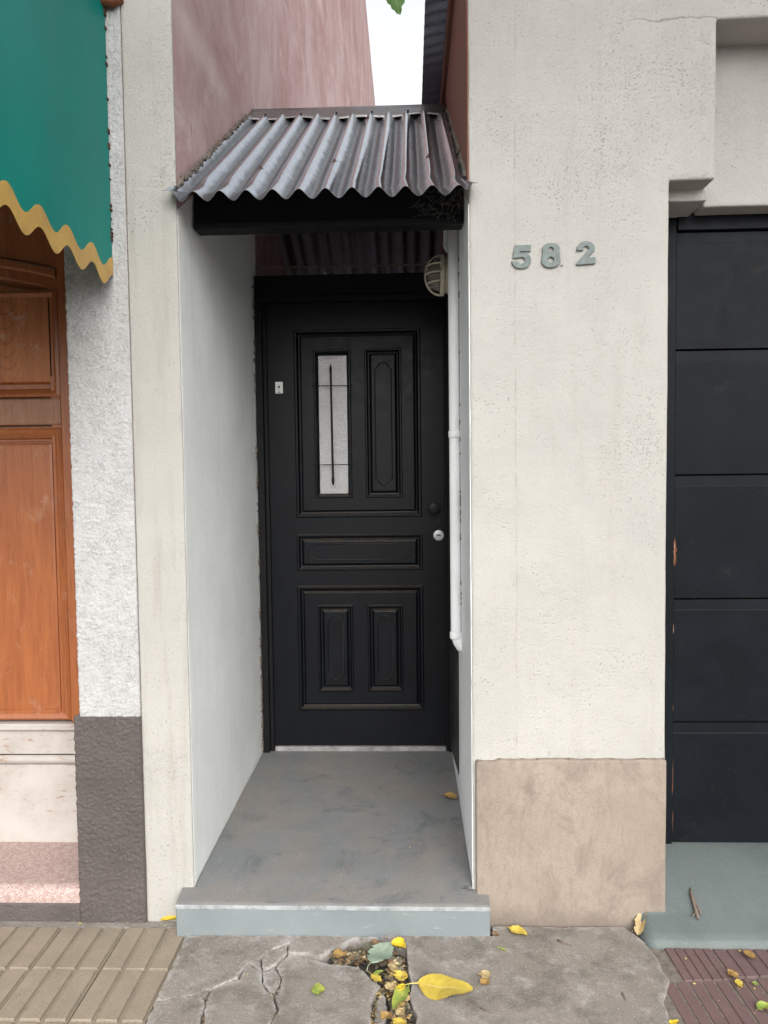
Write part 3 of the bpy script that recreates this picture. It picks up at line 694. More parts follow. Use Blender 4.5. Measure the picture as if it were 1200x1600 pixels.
# ---- wooden door
wd = thing('wooden_door', (-1.35, .30, .11), 'brown varnished wooden panel door under the green awning', 'door')
link('side_post', B(-1.232, -1.19, .296, .38, .555, 2.50, bev=.003), 'wood', wd)
link('stile', B(-1.272, -1.2325, .306, .35, .56, 2.5, bev=.003), 'wood', wd)
link('rail', B(-2.0, -1.2335, .300, .35, 1.628, 1.722, bev=.006, seg=2), 'wood_rail', wd)
link('rail', B(-2.0, -1.2725, .304, .35, .56, .598, bev=.003), 'wood', wd)
def arch_strip(x0, x1, zf, h, y0, y1, name, mat, k=16):
    bm = bmesh.new(); L = []
    for i in range(k+1):
        x = x0+(x1-x0)*i/k; z_ = zf(x)
        L.append([bm.verts.new(p) for p in ((x, y1, z_), (x, y0+.006, z_), (x, y0, z_+.007), (x, y0, z_+h-.007), (x, y0+.006, z_+h), (x, y1, z_+h))])
    for r0, r1 in zip(L, L[1:]):
        for q in range(5): bm.faces.new((r0[q], r1[q], r1[q+1], r0[q+1]))
    bm.faces.new(L[0]); bm.faces.new(L[-1][::-1]); bmesh.ops.recalc_face_normals(bm, faces=bm.faces)
    return link(name, bm, mat, wd, smooth=True, angle=25)
za = lambda x: 2.138 + .062*(1-((x+1.70)/.47)**2)+.0
zb = lambda x: 2.095 + .058*(1-((x+1.70)/.44)**2)
arch_strip(-2.0, -1.2335, lambda x: za(x)+.034, .36, .303, .35, 'top_board', 'wood')
arch_strip(-2.0, -1.2335, za, .033, .288, .34, 'arch_moulding', 'wood')
arch_strip(-2.0, -1.2345, lambda x: zb(x)+.012, .045, .308, .345, 'arch_rail', 'wood')
bm = bmesh.new(); rect_loft(bm, -2.0, -1.2345, 1.728, 2.10, [(0, .301), (.010, .296), (.022, .306), (.030, .318), (.036, .318)], cap=False)
link('moulding', bm, 'wood', wd)
bm = bmesh.new(); L = []                                # raised arched panel
for i in range(13):
    x = -2.0 + (2.0-1.264)*i/12; top = zb(x)
    L.append([bm.verts.new(p) for p in ((x, .322, 1.775), (x, .308, 1.782), (x, .306, 1.80), (x, .306, top-.028), (x, .309, top-.012), (x, .324, top+.002))])
for r0, r1 in zip(L, L[1:]):
    for q in range(5): bm.faces.new((r0[q], r1[q], r1[q+1], r0[q+1]))
e = [bm.verts.new((v.co.x+.008, .324, v.co.z)) for v in L[-1]]
for q in range(5): bm.faces.new((L[-1][q], e[q], e[q+1], L[-1][q+1]))
bmesh.ops.recalc_face_normals(bm, faces=bm.faces); link('upper_panel', bm, 'wood_worn', wd)
link('backing', B(-2.02, -1.24, .326, .36, .56, 2.5), 'wood', wd)
bm = bmesh.new(); rect_loft(bm, -2.0, -1.2345, .562, 1.618, [(0, .302), (.008, .296), (.018, .300), (.036, .312), (.040, .320), (.046, .320)], cap=False)
link('moulding', bm, 'wood', wd)
bm = bmesh.new(); rect_loft(bm, -1.96, -1.272, .590, 1.566, [(0, .324), (.003, .310), (.010, .3075)], cap=True); link('lower_panel', bm, 'wood', wd)
# weathered white foot of the door
link('foot_sill', B(-2.05, -1.19, .284, .36, .528, .553, bev=.004), 'wood_painted', wd)
link('foot_board', B(-2.05, -1.19, .300, .36, .436, .527, bev=.003), 'wood_painted', wd)
bm = bmesh.new(); pr = [(.434, .300), (.432, .288), (.422, .282), (.410, .286), (.402, .296), (.399, .300)]
L = [[bm.verts.new((x, y, z_)) for z_, y in pr] for x in (-2.05, -1.19)]
for q in range(5): bm.faces.new((L[0][q], L[1][q], L[1][q+1], L[0][q+1]))
bmesh.ops.recalc_face_normals(bm, faces=bm.faces); link('foot_moulding', bm, 'wood_painted', wd, smooth=True)
link('foot_board', B(-2.05, -1.19, .299, .36, .100, .398, bev=.003), 'wood_painted', wd)

# ---- green awning: its right cheek stands out from the wall into the street
aw = thing('awning', (-1.5, -.4, 2.6), 'green sheet metal awning with wavy yellow trim over the wooden door', 'awning')
AX = -.914
wave = lambda y: math.cos(2*math.pi*(y+.165)/.1578)
def band(lo, hi, x0, x1, ya, yb, k=120):
    bm = bmesh.new(); L = []
    for i in range(k+1):
        y = ya+(yb-ya)*i/k; q = 0.002*noise.noise(Vector((y*8, 0, 0)))
        L.append([bm.verts.new(p) for p in ((x0+q, y, lo(y)), (x1+q, y, lo(y)), (x1+q, y, hi(y)), (x0+q, y, hi(y)))])
    for r0, r1 in zip(L, L[1:]):
        for q in range(4): bm.faces.new((r0[q], r1[q], r1[(q+1) % 4], r0[(q+1) % 4]))
    bm.faces.new(L[0]); bm.faces.new(L[-1][::-1]); bmesh.ops.recalc_face_normals(bm, faces=bm.faces); return bm
topz = lambda y: 3.02 + .22*(y)
link('cheek', band(lambda y: 2.075+.018*wave(y), topz, AX-.003, AX, -.95, -.008), 'awning_green', aw)
link('trim', band(lambda y: 2.046+.021*wave(y), lambda y: 2.1005+.021*wave(y), AX+.0008, AX+.0022, -.95, -.010), 'awning_yellow', aw)
link('cheek', band(lambda y: 2.075+.018*wave(y), topz, -2.12, -2.117, -.95, -.008), 'awning_green', aw)
bm = bmesh.new(); v = [bm.verts.new(p) for p in ((-2.125, -.955, topz(-.955)+.003), (AX+.004, -.955, topz(-.955)+.003), (AX+.004, -.004, topz(0)+.003), (-2.125, -.004, topz(0)+.003))]
bm.faces.new(v); bmesh.ops.solidify(bm, geom=list(bm.faces), thickness=.002); link('top_sheet', bm, 'awning_green', aw)
bm = bmesh.new(); L = []
for i in range(121):
    x = -2.12+1.206*i/120; zlow = 2.046+.021*math.cos(2*math.pi*x/.1578)
    L.append([bm.verts.new(p) for p in ((x, -.953, zlow), (x, -.950, zlow), (x, -.950, 2.80), (x, -.953, 2.80))])
for r0, r1 in zip(L, L[1:]):
    for q in range(4): bm.faces.new((r0[q], r1[q], r1[(q+1) % 4], r0[(q+1) % 4]))
bmesh.ops.recalc_face_normals(bm, faces=bm.faces); link('front_sheet', bm, 'awning_green', aw)
link('bracket', tube(bmesh.new(), [(-.945, -.004, 2.893), (-.93, -.03, 2.888), (-.885, -.02, 2.884), (-.862, -.004, 2.898)], [.016, .021, .019, .012], 10), 'rust', aw, smooth=True)
rr = random.Random(11)
bm = bmesh.new()
for k in range(26):                                        # crumbs of mortar and rust where the cheek meets the wall
    z_ = rr.uniform(2.12, 2.88); s = rr.uniform(.001, .0035)
    box(bm, AX-.002-s, AX+.002+s*.7, -.014-s, -.004, z_-s*rr.uniform(.5, 2.2), z_+s*rr.uniform(.5, 2))
tag(link('mortar_crumbs', bm, 'rust_dark', aw), kind='stuff')

# ================================================================ ENTRANCE
# ---- doorstep
ds = thing('doorstep', (-.26, .4, 0), 'worn grey concrete doorstep with teal painted front before the black door', 'doorstep')
def tread(u, v):
    y = -.083 + 1.34*v; x0, x1 = (-.7475, .2365) if y < .0 else (-.7072, .1872)
    x = x0+(x1-x0)*u
    z_ = .1035 + (.0125)*min(1, (y+.083)/.16) + .004*max(0, y)/1.2
    z_ += .0012*noise.noise(Vector((x*6, y*6, 0))) - .004*(max(0, 1-(y+.083)/.012))**2
    if x > .19: z_ -= .004
    return Vector((x, y, z_))
vs = [0, .003, .006, .012, .03, .05, .0612, .0622] + [.08+.92*k/40 for k in range(41)]
bm = bmesh.new(); G = [[bm.verts.new(tread(i/40, v)) for v in vs] for i in range(41)]
for i in range(40):
    for j in range(len(vs)-1): bm.faces.new((G[i][j], G[i+1][j], G[i+1][j+1], G[i][j+1]))
bmesh.ops.recalc_face_normals(bm, faces=bm.faces); link('tread', bm, 'floor_worn', ds, smooth=True)
link('riser', plaster_solid([(-.7472, -.036), (.2362, -.036), (.2362, .0945), (-.7472, .0945)], -.084, -.0005, .005, .06, .0012, seed=2), 'step_paint', ds, smooth=True)
link('edge_strip', plaster_solid([(-.7478, .0865), (.2368, .0855), (.2368, .0990), (-.7478, .0995)], -.0868, -.060, .0018, .06, .0008, seed=8), 'white_strip', ds)

# ---- door frame and transom
df = thing('door_frame', (-.26, 1.2, .12), 'black door frame with lintel around the entrance door', 'door frame')
for a, b, y0 in ((-.7065, -.676, 1.165), (-.6755, -.6575, 1.185), (.1635, .174, 1.185), (.1745, .1868, 1.170)):
    link('jamb', B(a, b, y0, 1.25, .117, 2.232, bev=.002), 'black_wood', df)
link('lintel', B(-.7065, .1868, 1.172, 1.26, 2.262, 2.356, bev=.003), 'black_wood', df)
link('lintel_lip', B(-.7065, .1868, 1.158, 1.25, 2.2335, 2.2615, bev=.004, seg=2), 'black_wood', df)
link('transom_bar', tube(bmesh.new(), [(-.708, 1.21, 2.404), (-.3, 1.21, 2.400), (.188, 1.21, 2.402)], .0035, 6), 'twig', df)
link('cable_clip', B(-.385, -.373, 1.195, 1.207, 2.357, 2.371, bev=.001), 'white_plastic', df)
link('cable_end', tube(bmesh.new(), [(-.365, 1.20, 2.358), (-.345, 1.20, 2.366), (-.338, 1.201, 2.360)], .006, 6), 'mortar', df, smooth=True)
link('threshold', B(-.655, .161, 1.186, 1.26, .1165, .1400, bev=.003), 'sill_worn', df)

bm = bmesh.new(); rr = random.Random(14)
for k in range(90):                                           # flaked paint and dirt along the joint of frame and wall
    z_ = rr.choice((rr.uniform(.12, .5), rr.uniform(.12, 2.3))); s_ = rr.uniform(.001, .0045)
    box(bm, -.7115, -.7070+s_*.6, 1.150-s_*2, 1.1652, z_-s_*rr.uniform(1, 3.5), z_+s_*rr.uniform(1, 3.5))
tag(link('paint_flakes', bm, 'mortar', df), kind='stuff')
# ---- the black door
ed = thing('entrance_door', (-.25, 1.2, .143), 'black panelled metal entrance door with a narrow frosted glass window', 'door')
X0, X1, Z0, Z1 = -.6565, .1625, .1425, 2.232
U = (-.534, .057, 1.234, 2.111); MD = (-.535, .059, .983, 1.157); LW = (-.537, .060, .311, .912)
WN = (-.4425, -.2675, 1.326, 2.018); RS = (-.2045, -.032, 1.325, 2.020)
LL = (-.442, -.273, .402, .820); LR = (-.205, -.037, .402, .820)
Y = 1.200
bm = plate(bmesh.new(), X0, X1, Z0, Z1, Y, [U, MD, LW])
for q in ((X0, X0), (X1, X1)):
    bm.faces.new([bm.verts.new(p) for p in ((q[0], Y, Z0), (q[0], Y+.04, Z0), (q[0], Y+.04, Z1), (q[0], Y, Z1))])
plate(bm, X0, X1, Z0, Z1, Y+.04, [(-.4205, -.2865, 1.346, 1.991)])
leaf = link('leaf', bm, 'black_door', ed)
OUT = [(0, Y), (.005, Y-.007), (.013, Y-.007), (.021, Y+.011), (.027, Y+.013), (.033, Y+.001), (.036, Y-.001)]
def inner(r, d): return (r[0]+d, r[1]-d, r[2]+d, r[3]-d)
for big, holes in ((U, [WN, RS]), (LW, [LL, LR])):
    bm = rect_loft(bmesh.new(), *big, OUT, cap=False); i_ = inner(big, .036); plate(bm, *i_, Y-.001, holes)
    link('panel_field', bm, 'black_door', ed)
SUB = [(0, Y-.001), (.004, Y-.006), (.009, Y-.006), (.016, Y+.011), (.022, Y+.012), (.031, Y-.001), (.034, Y-.002)]
def ogee(x0, x1, z0, z1, horiz=False, r=.0032):
    """the small raised line with scooped ends in each raised panel"""
    w2 = (x1-x0); q = []
    if not horiz:
        c = w2*.18
        q = [(x0, z0+.030), (x0, z1-.030), (x0+c*.6, z1-.028), (x0+c, z1-.016), (x0+w2*.35, z1-.004), (x0+w2*.5, z1), (x1-w2*.35, z1-.004), (x1-c, z1-.016), (x1-c*.6, z1-.028), (x1, z1-.030),
             (x1, z0+.030), (x1-c*.6, z0+.028), (x1-c, z0+.016), (x1-w2*.35, z0+.004), (x0+w2*.5, z0), (x0+w2*.35, z0+.004), (x0+c, z0+.016), (x0+c*.6, z0+.028)]
    else:
        h = z1-z0; c = h*.2
        q = [(x0+.034, z0), (x1-.034, z0), (x1-.032, z0+c*.5), (x1-.018, z0+c), (x1-.004, z0+h*.36), (x1, z0+h*.5), (x1-.004, z1-h*.36), (x1-.018, z1-c), (x1-.032, z1-c*.5), (x1-.034, z1),
             (x0+.034, z1), (x0+.032, z1-c*.5), (x0+.018, z1-c), (x0+.004, z1-h*.36), (x0, z0+h*.5), (x0+.004, z0+h*.36), (x0+.018, z0+c), (x0+.032, z0+c*.5)]
    bm = bmesh.new(); q = q+[q[0]]
    tube(bm, [(a, Y-.0018, b) for a, b in q], r, 6, cap=False); return bm
for r_, og in ((RS, (-.157, -.0805, 1.384, 1.955)), (LL, (-.394, -.321, .459, .768)), (LR, (-.157, -.084, .459, .768))):
    p = link('raised_panel', rect_loft(bmesh.new(), *r_, SUB), 'black_door', ed); link('scroll_line', ogee(*og), 'black_door', p, smooth=True)
p = link('raised_panel', rect_loft(bmesh.new(), *MD, [(0, Y), (.004, Y-.006), (.010, Y-.006), (.017, Y+.011), (.023, Y+.012), (.033, Y-.002), (.037, Y-.003)]), 'black_door', ed)
link('scroll_line', ogee(-.484, .008, 1.034, 1.108, True), 'black_door', p, smooth=True)
link('window_moulding', rect_loft(bmesh.new(), *WN, [(0, Y-.001), (.004, Y-.007), (.009, Y-.007), (.014, Y+.004), (.021, Y+.016), (.0215, Y+.0395)], cap=False), 'black_door', ed)
link('pane', B(-.4222, -.2848, Y+.0165, Y+.0205, 1.3445, 1.9925), 'frosted_glass', ed)
gr = link('grille_bar', tube(bmesh.new(), [(-.3612, Y-.008, 1.950), (-.3612, Y-.009, 1.940), (-.3612, Y-.010, 1.928), (-.3611, Y-.010, 1.916), (-.361, Y-.010, 1.905), (-.3575, Y-.010, 1.425), (-.3572, Y-.010, 1.412), (-.357, Y-.010, 1.402), (-.357, Y-.010, 1.392), (-.357, Y-.009, 1.386)], [.001, .004, .0066, .0062, .0048, .0048, .0066, .0062, .004, .001], 8), 'black_iron', ed, smooth=True)
for z_ in (1.850, 1.4835): link('cross_bar', tube(bmesh.new(), [(-.449, Y-.004, z_), (-.445, Y-.0085, z_), (-.266, Y-.0085, z_-.001), (-.262, Y-.004, z_-.001)], .0022, 6), 'black_iron', gr)
link('knob', lathe(bmesh.new(), [(.014, 0), (.015, .010), (.012, .018), (.020, .026), (.0285, .030), (.0295, .036), (.028, .041), (.022, .0445), (.012, .046)], (.1115, Y, 1.274), 'Y', 32, -1), 'black_iron', ed, smooth=True, angle=40)
link('latch_plate', B(.117, .147, Y-.004, Y, 1.208, 1.230, bev=.0015), 'black_iron', ed)
lk = link('lock', lathe(bmesh.new(), [(.0255, 0), (.0255, .004), (.0235, .0075), (.018, .0085)], (.134, Y, 1.146), 'Y', 36, -1), 'lock_metal', ed, smooth=True, angle=35)
link('keyhole', B(.1245, .1435, Y-.0092, Y-.0080, 1.1435, 1.1505, bev=.0005), 'dark_print', lk)
st = link('sticker', B(-.6225, -.587, Y-.0030, Y-.0005, 1.818, 1.872, bev=.0008), 'white_plastic', ed)
link('print_mark', tube(bmesh.new(), [(-.605, Y-.0030, 1.848), (-.605, Y-.0034, 1.848)], .0055, 12), 'dark_print', st)
link('print_mark', B(-.6105, -.5985, Y-.0034, Y-.0028, 1.8225, 1.8265), 'dark_print', st)
for k in range(3): link('print_line', B(-.612+.001*k, -.598-.001*k, Y-.0033, Y-.0028, 1.8335+.0035*k+(.017 if k == 2 else 0), 1.8345+.0035*k+(.017 if k == 2 else 0)), 'mortar', st)

# ---- white drain pipe on the right reveal
pp = thing('drain_pipe', (.168, .46, .8), 'white painted pipe running down the right side of the entrance recess', 'pipe')
link('pipe', tube(bmesh.new(), [(.168, .46, 2.50), (.168, .46, 2.0), (.1682, .46, 1.4), (.1685, .46, .85), (.1690, .46, .832), (.176, .46, .806), (.187, .46, .785), (.196, .46, .78)], [.0195]*5+[.0195, .0175, .013], 20), 'paint_reveal', pp, smooth=True)
for z_ in (1.585, .835): link('collar', tube(bmesh.new(), [(.168, .46, z_+.012), (.168, .46, z_+.008), (.168, .46, z_-.012), (.168, .46, z_-.017)], [.0198, .0225, .0225, .0198], 20), 'paint_reveal', pp, smooth=True)
rr = random.Random(5); bm = bmesh.new()
for k in range(30):
    z_ = rr.choice((rr.uniform(1.2, 1.7), rr.uniform(.95, 2.3))); y = .4365-rr.uniform(0, .006); s = rr.uniform(.0008, .0032)
    box(bm, .1850, .1882, y-s, y+s, z_-s*rr.uniform(1, 5), z_+s*rr.uniform(1, 5))
tag(link('grime_flecks', bm, 'mortar', pp), kind='stuff')
cdt = link('conduit', tube(bmesh.new(), [(.162, .80, 2.60), (.162, .80, 2.40), (.162, .80, 2.366), (.167, .80, 2.352), (.187, .80, 2.346)], [.0135, .0135, .0155, .014, .010], 16), 'white_plastic', None, (.162, .80, 2.45), smooth=True)
tag(cdt, 'short white conduit end above the round wall lamp', 'conduit')

# ---- round caged lamp on the right reveal
LC = Vector((.187, .70, 2.222))
lm = thing('wall_lamp', LC, 'round cream bulkhead lamp with a cage on the right side of the recess', 'lamp')
link('base', lathe(bmesh.new(), [(.070, 0), (.072, .010), (.070, .034), (.066, .042)], LC, 'X', 40, -1), 'cream_plastic', lm, smooth=True, angle=40)
link('ring', lathe(bmesh.new(), [(.058, .0425), (.0785, .0425), (.0795, .046), (.0795, .054), (.0770, .058), (.060, .060)], LC, 'X', 40, -1), 'cream_plastic', lm, smooth=True, angle=30)
link('glass', lathe(bmesh.new(), [(.064*math.cos(t), .058+.050*math.sin(t)) for t in [rad(a) for a in (0, 12, 24, 36, 48, 60, 72, 84)]], LC, 'X', 40, -1), 'ribbed_glass', lm, smooth=True)
for zc, rz_ in ((0.0, .076), (.034, .066), (-.034, .066)):
    bm = bmesh.new(); tube(bm, [LC + Vector((-.056-.060*(rz_/.076)*math.sin(rad(a)), rz_*math.cos(rad(a)), zc)) for a in range(0, 181, 12)], .0042, 8); link('cage_bar', bm, 'cream_plastic', lm, smooth=True)
bm = bmesh.new(); tube(bm, [LC + Vector((-.056-.060*math.sin(rad(a)), 0, .077*math.cos(rad(a)))) for a in range(0, 181, 10)], .0046, 8); link('cage_bar', bm, 'cream_plastic', lm, smooth=True)

# ---- corrugated canopy
cn = thing('canopy', (-.26, .5, 2.3), 'small corrugated zinc canopy roof over the entrance recess', 'canopy')
PIT, PH = .0800, -.563
ZF = lambda y: 2.2865 + .637*(y+.052)
def wavez(x): return .0150*math.cos(2*math.pi*(x-PH)/PIT)
def can(u, v):
    y = -.052 + 1.205*v; xa, xb = -.7065, .1855
    if y < 0: xa -= .028*min(1, -y/.05); xb += .026*min(1, -y/.05)
    x = xa+(xb-xa)*u; h = wavez(x)
    up = 0.0
    if x < -.690: up = min(1, (-.690-x)/.02)
    if x > .176: up = min(1, (x-.176)/.02)
    h = h*(1-up)+.018*up
    x2 = x + .006*v
    nv = Vector((0, -.537, .843))
    p = Vector((min(x2, .186) if y >= 0 else x2, y, ZF(y))) + nv*(h + .0012*noise.noise(Vector((x*9, y*4, 0))))
    return p
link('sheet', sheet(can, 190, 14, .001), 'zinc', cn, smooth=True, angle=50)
def cap(u, v):
    x = -.7068+.8935*u; k = .010*math.sin(x*9+.6)+.006*math.sin(x*23)
    if v < .5:
        t = v/.5; y = 1.105+.010*math.sin(x*9+.6)+(1.195-1.105)*t; z_ = 3.030+k*.8*(1-t)+.085*t
        if t < .12: z_ -= .004
    else:
        t = (v-.5)/.5; y = 1.195+.14*t; z_ = 3.115-.062*t
    return Vector((x, y, z_ + .0015*noise.noise(Vector((x*12, v*5, 0)))))
link('ridge_cap', sheet(cap, 60, 12, .001), 'zinc_old', cn, smooth=True)
def rear(u, v):
    x = -.7135+.9035*u; y = 1.19+1.11*v
    h = .010*math.cos(2*math.pi*x/.0765) - .012*max(0, math.cos(2*math.pi*(x+.02)/.153))**6
    return Vector((x, y, 3.078-.44*(y-1.19)+h))
link('rear_sheet', sheet(rear, 180, 6, .001), 'zinc_rear', cn, smooth=True)
link('fascia', B(-.7070, .1860, .178, .235, 2.279, 2.385, bev=.003), 'black_wood', cn)
link('fascia_lip', B(-.7060, .1850, .166, .240, 2.2565, 2.2785, bev=.003), 'black_wood', cn)
link('batten', B(-.7070, .1860, 1.085, 1.150, 2.93, 2.985, bev=.003), 'black_wood', cn)
for x, y in ((-.563+PIT, .20), (-.563+4*PIT, .27), (-.563+8*PIT, .30), (-.563+5*PIT, 1.02)):
    p = Vector((x, y, ZF(y))) + Vector((0, -.537, .843))*.012; q = Vector((0, -.537, .843))
    nl = link('nail', tube(bmesh.new(), [p-q*.003, p+q*.002, p+q*.004, p+q*.010], [.010, .009, .004, .003], 8), 'rust_dark', cn)
for k in range(6):
    x = -.63+.16*k; t_ = bmesh.new(); tube(t_, [(x, 1.128, 3.052), (x, 1.124, 3.060)], .0045, 7); link('nail', t_, 'dark_print', cn)
bm = bmesh.new(); rr = random.Random(21)
for k in range(150):
    y = rr.uniform(-.01, 1.10); s = rr.uniform(.003, .009)
    z_ = ZF(y)+rr.uniform(.012, .030); box(bm, -.7075, -.7075+s*rr.uniform(.6, 1.6), y-s, y+s, z_-s, z_+s*.8)
    if k % 2:
        y = rr.uniform(.05, 1.1); z_ = ZF(y)+rr.uniform(.012, .028); box(bm, .1862-s, .1868, y-s, y+s, z_-s, z_+s*.8)
bmesh.ops.recalc_face_normals(bm, faces=bm.faces); tag(link('mortar_crumbs', bm, 'mortar', cn), kind='stuff')
bm = bmesh.new(); rr = random.Random(8)
for k in range(75):                                           # old cobweb in the right corner of the fascia
    a = Vector((.184-rr.random()**2*.14, .160+rr.uniform(-.05, .015), 2.263+rr.uniform(0, .11))); b = a+Vector((rr.uniform(-.05, .02), rr.uniform(-.012, .012), rr.uniform(-.03, .03)))
    mid = (a+b)/2+Vector((0, rr.uniform(-.006, .006), rr.uniform(-.012, .004))); tube(bm, [a, mid, b], .00035, 3, cap=False)
tag(link('cobweb', bm, 'cobweb', cn), kind='stuff')

# ================================================================ LEAVES, TWIGS, LITTER
def leaf_mesh(L, Wd, mat, fold=.15, curl=.2, bend=0.0, serr=.06, seed=0, stalk=.25, kl=14, crumple=.05, torn=.35):
    rr = random.Random(seed); bm = bmesh.new(); uvl = bm.loops.layers.uv.new('UVMap'); UV = {}; G = []
    ph = rr.uniform(0, 6); S5 = (-1, -.72, -.36, 0, .36, .72, 1)
    for i in range(kl+1):
        t = i/kl; w_ = Wd*.5*(math.sin(math.pi*min(1, t**.82))**.75) if 0 < t < 1 else 0.0008
        row = []; tear = {s: (1 - (rr.random()**6)*torn) for s in (-1, 1)}
        for j, s in enumerate(S5):
            e = s*w_
            if abs(s) == 1 and 0 < t < 1: e *= (1 + serr*(1 if i % 2 else -1) + rr.uniform(-serr, serr)*.6)*tear[s]
            x = L*t; y = e + bend*L*(t-.5)**2
            z_ = fold*abs(s)*w_ + curl*L*(t-.45)**2*1.1 + .05*Wd*math.sin(t*7+ph+s*2)*abs(s) + .0012
            p = Vector((x, y, z_)); nv_ = noise.noise_vector(p*(2.6/L) + Vector((seed*1.7, 0, 0))); n2_ = noise.noise_vector(p*(7/L) + Vector((seed*2.3, 5, 0)))
            p += nv_*L*crumple + Vector((0, 0, n2_.z))*L*crumple*.5
            v = bm.verts.new(p); UV[v] = (t, s); row.append(v)
        G.append(row)
    for i in range(kl):
        for j in range(6): bm.faces.new((G[i][j], G[i+1][j], G[i+1][j+1], G[i][j+1]))
    mz = min(v.co.z for v in bm.verts)
    for v in bm.verts: v.co.z -= mz-.0006
    z0 = G[0][3].co.copy()
    if stalk:
        tube(bm, [z0+Vector((.002, 0, 0)), (-stalk*L*.5, .02*L, max(.001, z0.z*.6)), (-stalk*L, -.02*L, .0015)], [.0014*L/.1, .0011*L/.1, .0013*L/.1], 5)
    for f in bm.faces:
        f.smooth = crumple < .08
        for l in f.loops: l[uvl].uv = UV.get(l.vert, (0.5, 0.0))
    me = bpy.data.meshes.new('fallen_leaf'); bm.to_mesh(me); bm.free(); me.materials.append(MT[mat]); return me
def put_leaf(a, b, mat, label, wr=.5, z=.005, name='fallen_leaf', group='fallen leaves', cat='leaf', tilt=(0, 0), **k):
    A, Bp = onZ(a[0], a[1], z), onZ(b[0], b[1], z); d = Bp-A
    o = bpy.data.objects.new(name, leaf_mesh(d.length, d.length*wr, mat, seed=len(bpy.data.objects), **k)); COL.objects.link(o)
    o.location = A; o.rotation_euler = (tilt[0], tilt[1], math.atan2(d.y, d.x)); return tag(o, label, cat, group)
put_leaf((653, 1541), (739, 1549), 'leaf_yellow', 'large serrated yellow leaf lying flat on the right concrete slab', .66, .006, fold=.10, curl=.06, kl=34, serr=.03, crumple=.025, torn=.05)
put_leaf((611, 1476), (634, 1486), 'leaf_bright', 'bright golden cupped leaf against the doorstep at the slab gap', .9, .004, fold=.75, curl=.5, stalk=0)
put_leaf((580, 1508), (609, 1476), 'leaf_grey', 'dull grey green leaf on top of the litter by the doorstep', .72, .012, fold=.1, curl=.15, kl=18)
put_leaf((520, 1490), (542, 1496), 'leaf_ochre', 'crumpled ochre leaf at the left end of the litter', .8, .006, fold=0.22, curl=0.16, crumple=.085, serr=.16, kl=9, stalk=0)
put_leaf((636, 1541), (612, 1581), 'leaf_green', 'long yellow green leaf lying lengthwise in the slab gap', .34, .008, fold=.3, curl=.1, bend=.3, stalk=.1)
put_leaf((620, 1548), (632, 1539), 'leaf_bright', 'golden tip of a leaf above the long yellow green leaf', .75, .014, fold=0.22, curl=0.16, crumple=.085, serr=.16, kl=9, stalk=0)
put_leaf((581, 1524), (596, 1536), 'leaf_yellow', 'small olive yellow oval leaf, lower of a pair left of the litter', .6, .004, fold=.15, curl=.1, stalk=.6)
put_leaf((583, 1523), (599, 1517), 'leaf_green', 'small olive green oval leaf, upper of a pair left of the litter', .5, .005, fold=.15, curl=.1, stalk=.2)
put_leaf((608, 1507), (622, 1522), 'leaf_cream', 'pale cream oval leaf in the middle of the litter', .5, .008, fold=0.20, curl=0.16, crumple=.085, serr=.16, kl=9, stalk=0)
put_leaf((622, 1534), (633, 1520), 'leaf_yellow', 'crumpled pale yellow leaf below the cream oval one', 1.0, .010, fold=0.22, curl=0.16, crumple=.085, serr=.16, kl=9, stalk=0)
put_leaf((604, 1547), (620, 1536), 'leaf_cream', 'crumpled cream leaf left of the long yellow green leaf', .9, .005, fold=0.22, curl=0.16, crumple=.085, serr=.16, kl=9, stalk=0)
put_leaf((598, 1596), (610, 1582), 'leaf_ochre', 'dry tan leaf at the bottom left of the slab gap', .9, .003, fold=0.22, curl=0.16, crumple=.085, serr=.16, kl=9, stalk=0)
put_leaf((620, 1588), (631, 1577), 'leaf_cream', 'dry cream leaf at the bottom right of the slab gap', .8, .004, fold=0.22, curl=0.16, crumple=.085, serr=.16, kl=9, stalk=0)
put_leaf((636, 1566), (630, 1556), 'leaf_cream', 'tiny cream leaf against the right slab edge', 1.0, .006, fold=0.22, curl=0.16, crumple=.085, serr=.16, kl=9, stalk=0)
put_leaf((612, 1594), (636, 1603), 'leaf_yellow', 'yellow leaf cut by the bottom edge in the slab gap', .55, .005, fold=0.20, curl=0.16, crumple=.085, serr=.16, kl=9, stalk=0)
put_leaf((587, 1480), (594, 1471), 'leaf_brown', 'curled brown leaf standing beside the grey green leaf', 1.3, .010, fold=0.22, curl=0.16, crumple=.085, serr=.16, kl=9, stalk=0)
put_leaf((574, 1488), (578, 1474), 'leaf_dark', 'curled dark leaf under the doorstep left of the litter', .9, .010, fold=0.22, curl=0.16, crumple=.085, serr=.16, kl=9, stalk=0)
put_leaf((497, 1555), (496, 1538), 'leaf_green', 'small green leaf alone on the left concrete slab', .85, .002, fold=.1, curl=.1, stalk=.3)
put_leaf((277, 1437), (250, 1441), 'leaf_bright', 'bright yellow cupped leaf at the left end of the doorstep', .5, .004, fold=.8, curl=.3, stalk=0)
put_leaf((753, 1518), (761, 1531), 'leaf_cream', 'upper of two small tan leaves right of the large yellow leaf', 1.0, .006, fold=0.22, curl=0.16, crumple=.085, serr=.16, kl=9, stalk=0)
put_leaf((752, 1540), (764, 1532), 'leaf_ochre', 'lower of two small tan leaves right of the large yellow leaf', .9, .006, fold=.3, curl=.4, stalk=.9)
put_leaf((796, 1452), (824, 1466), 'leaf_yellow', 'curled yellow brown leaf below the tan base', .62, .005, fold=.5, curl=.4)
put_leaf((768, 1458), (779, 1464), 'leaf_brown', 'tiny brown leaf at the right corner of the doorstep', .8, .004, fold=0.22, curl=0.16, crumple=.085, serr=.16, kl=9, stalk=0)
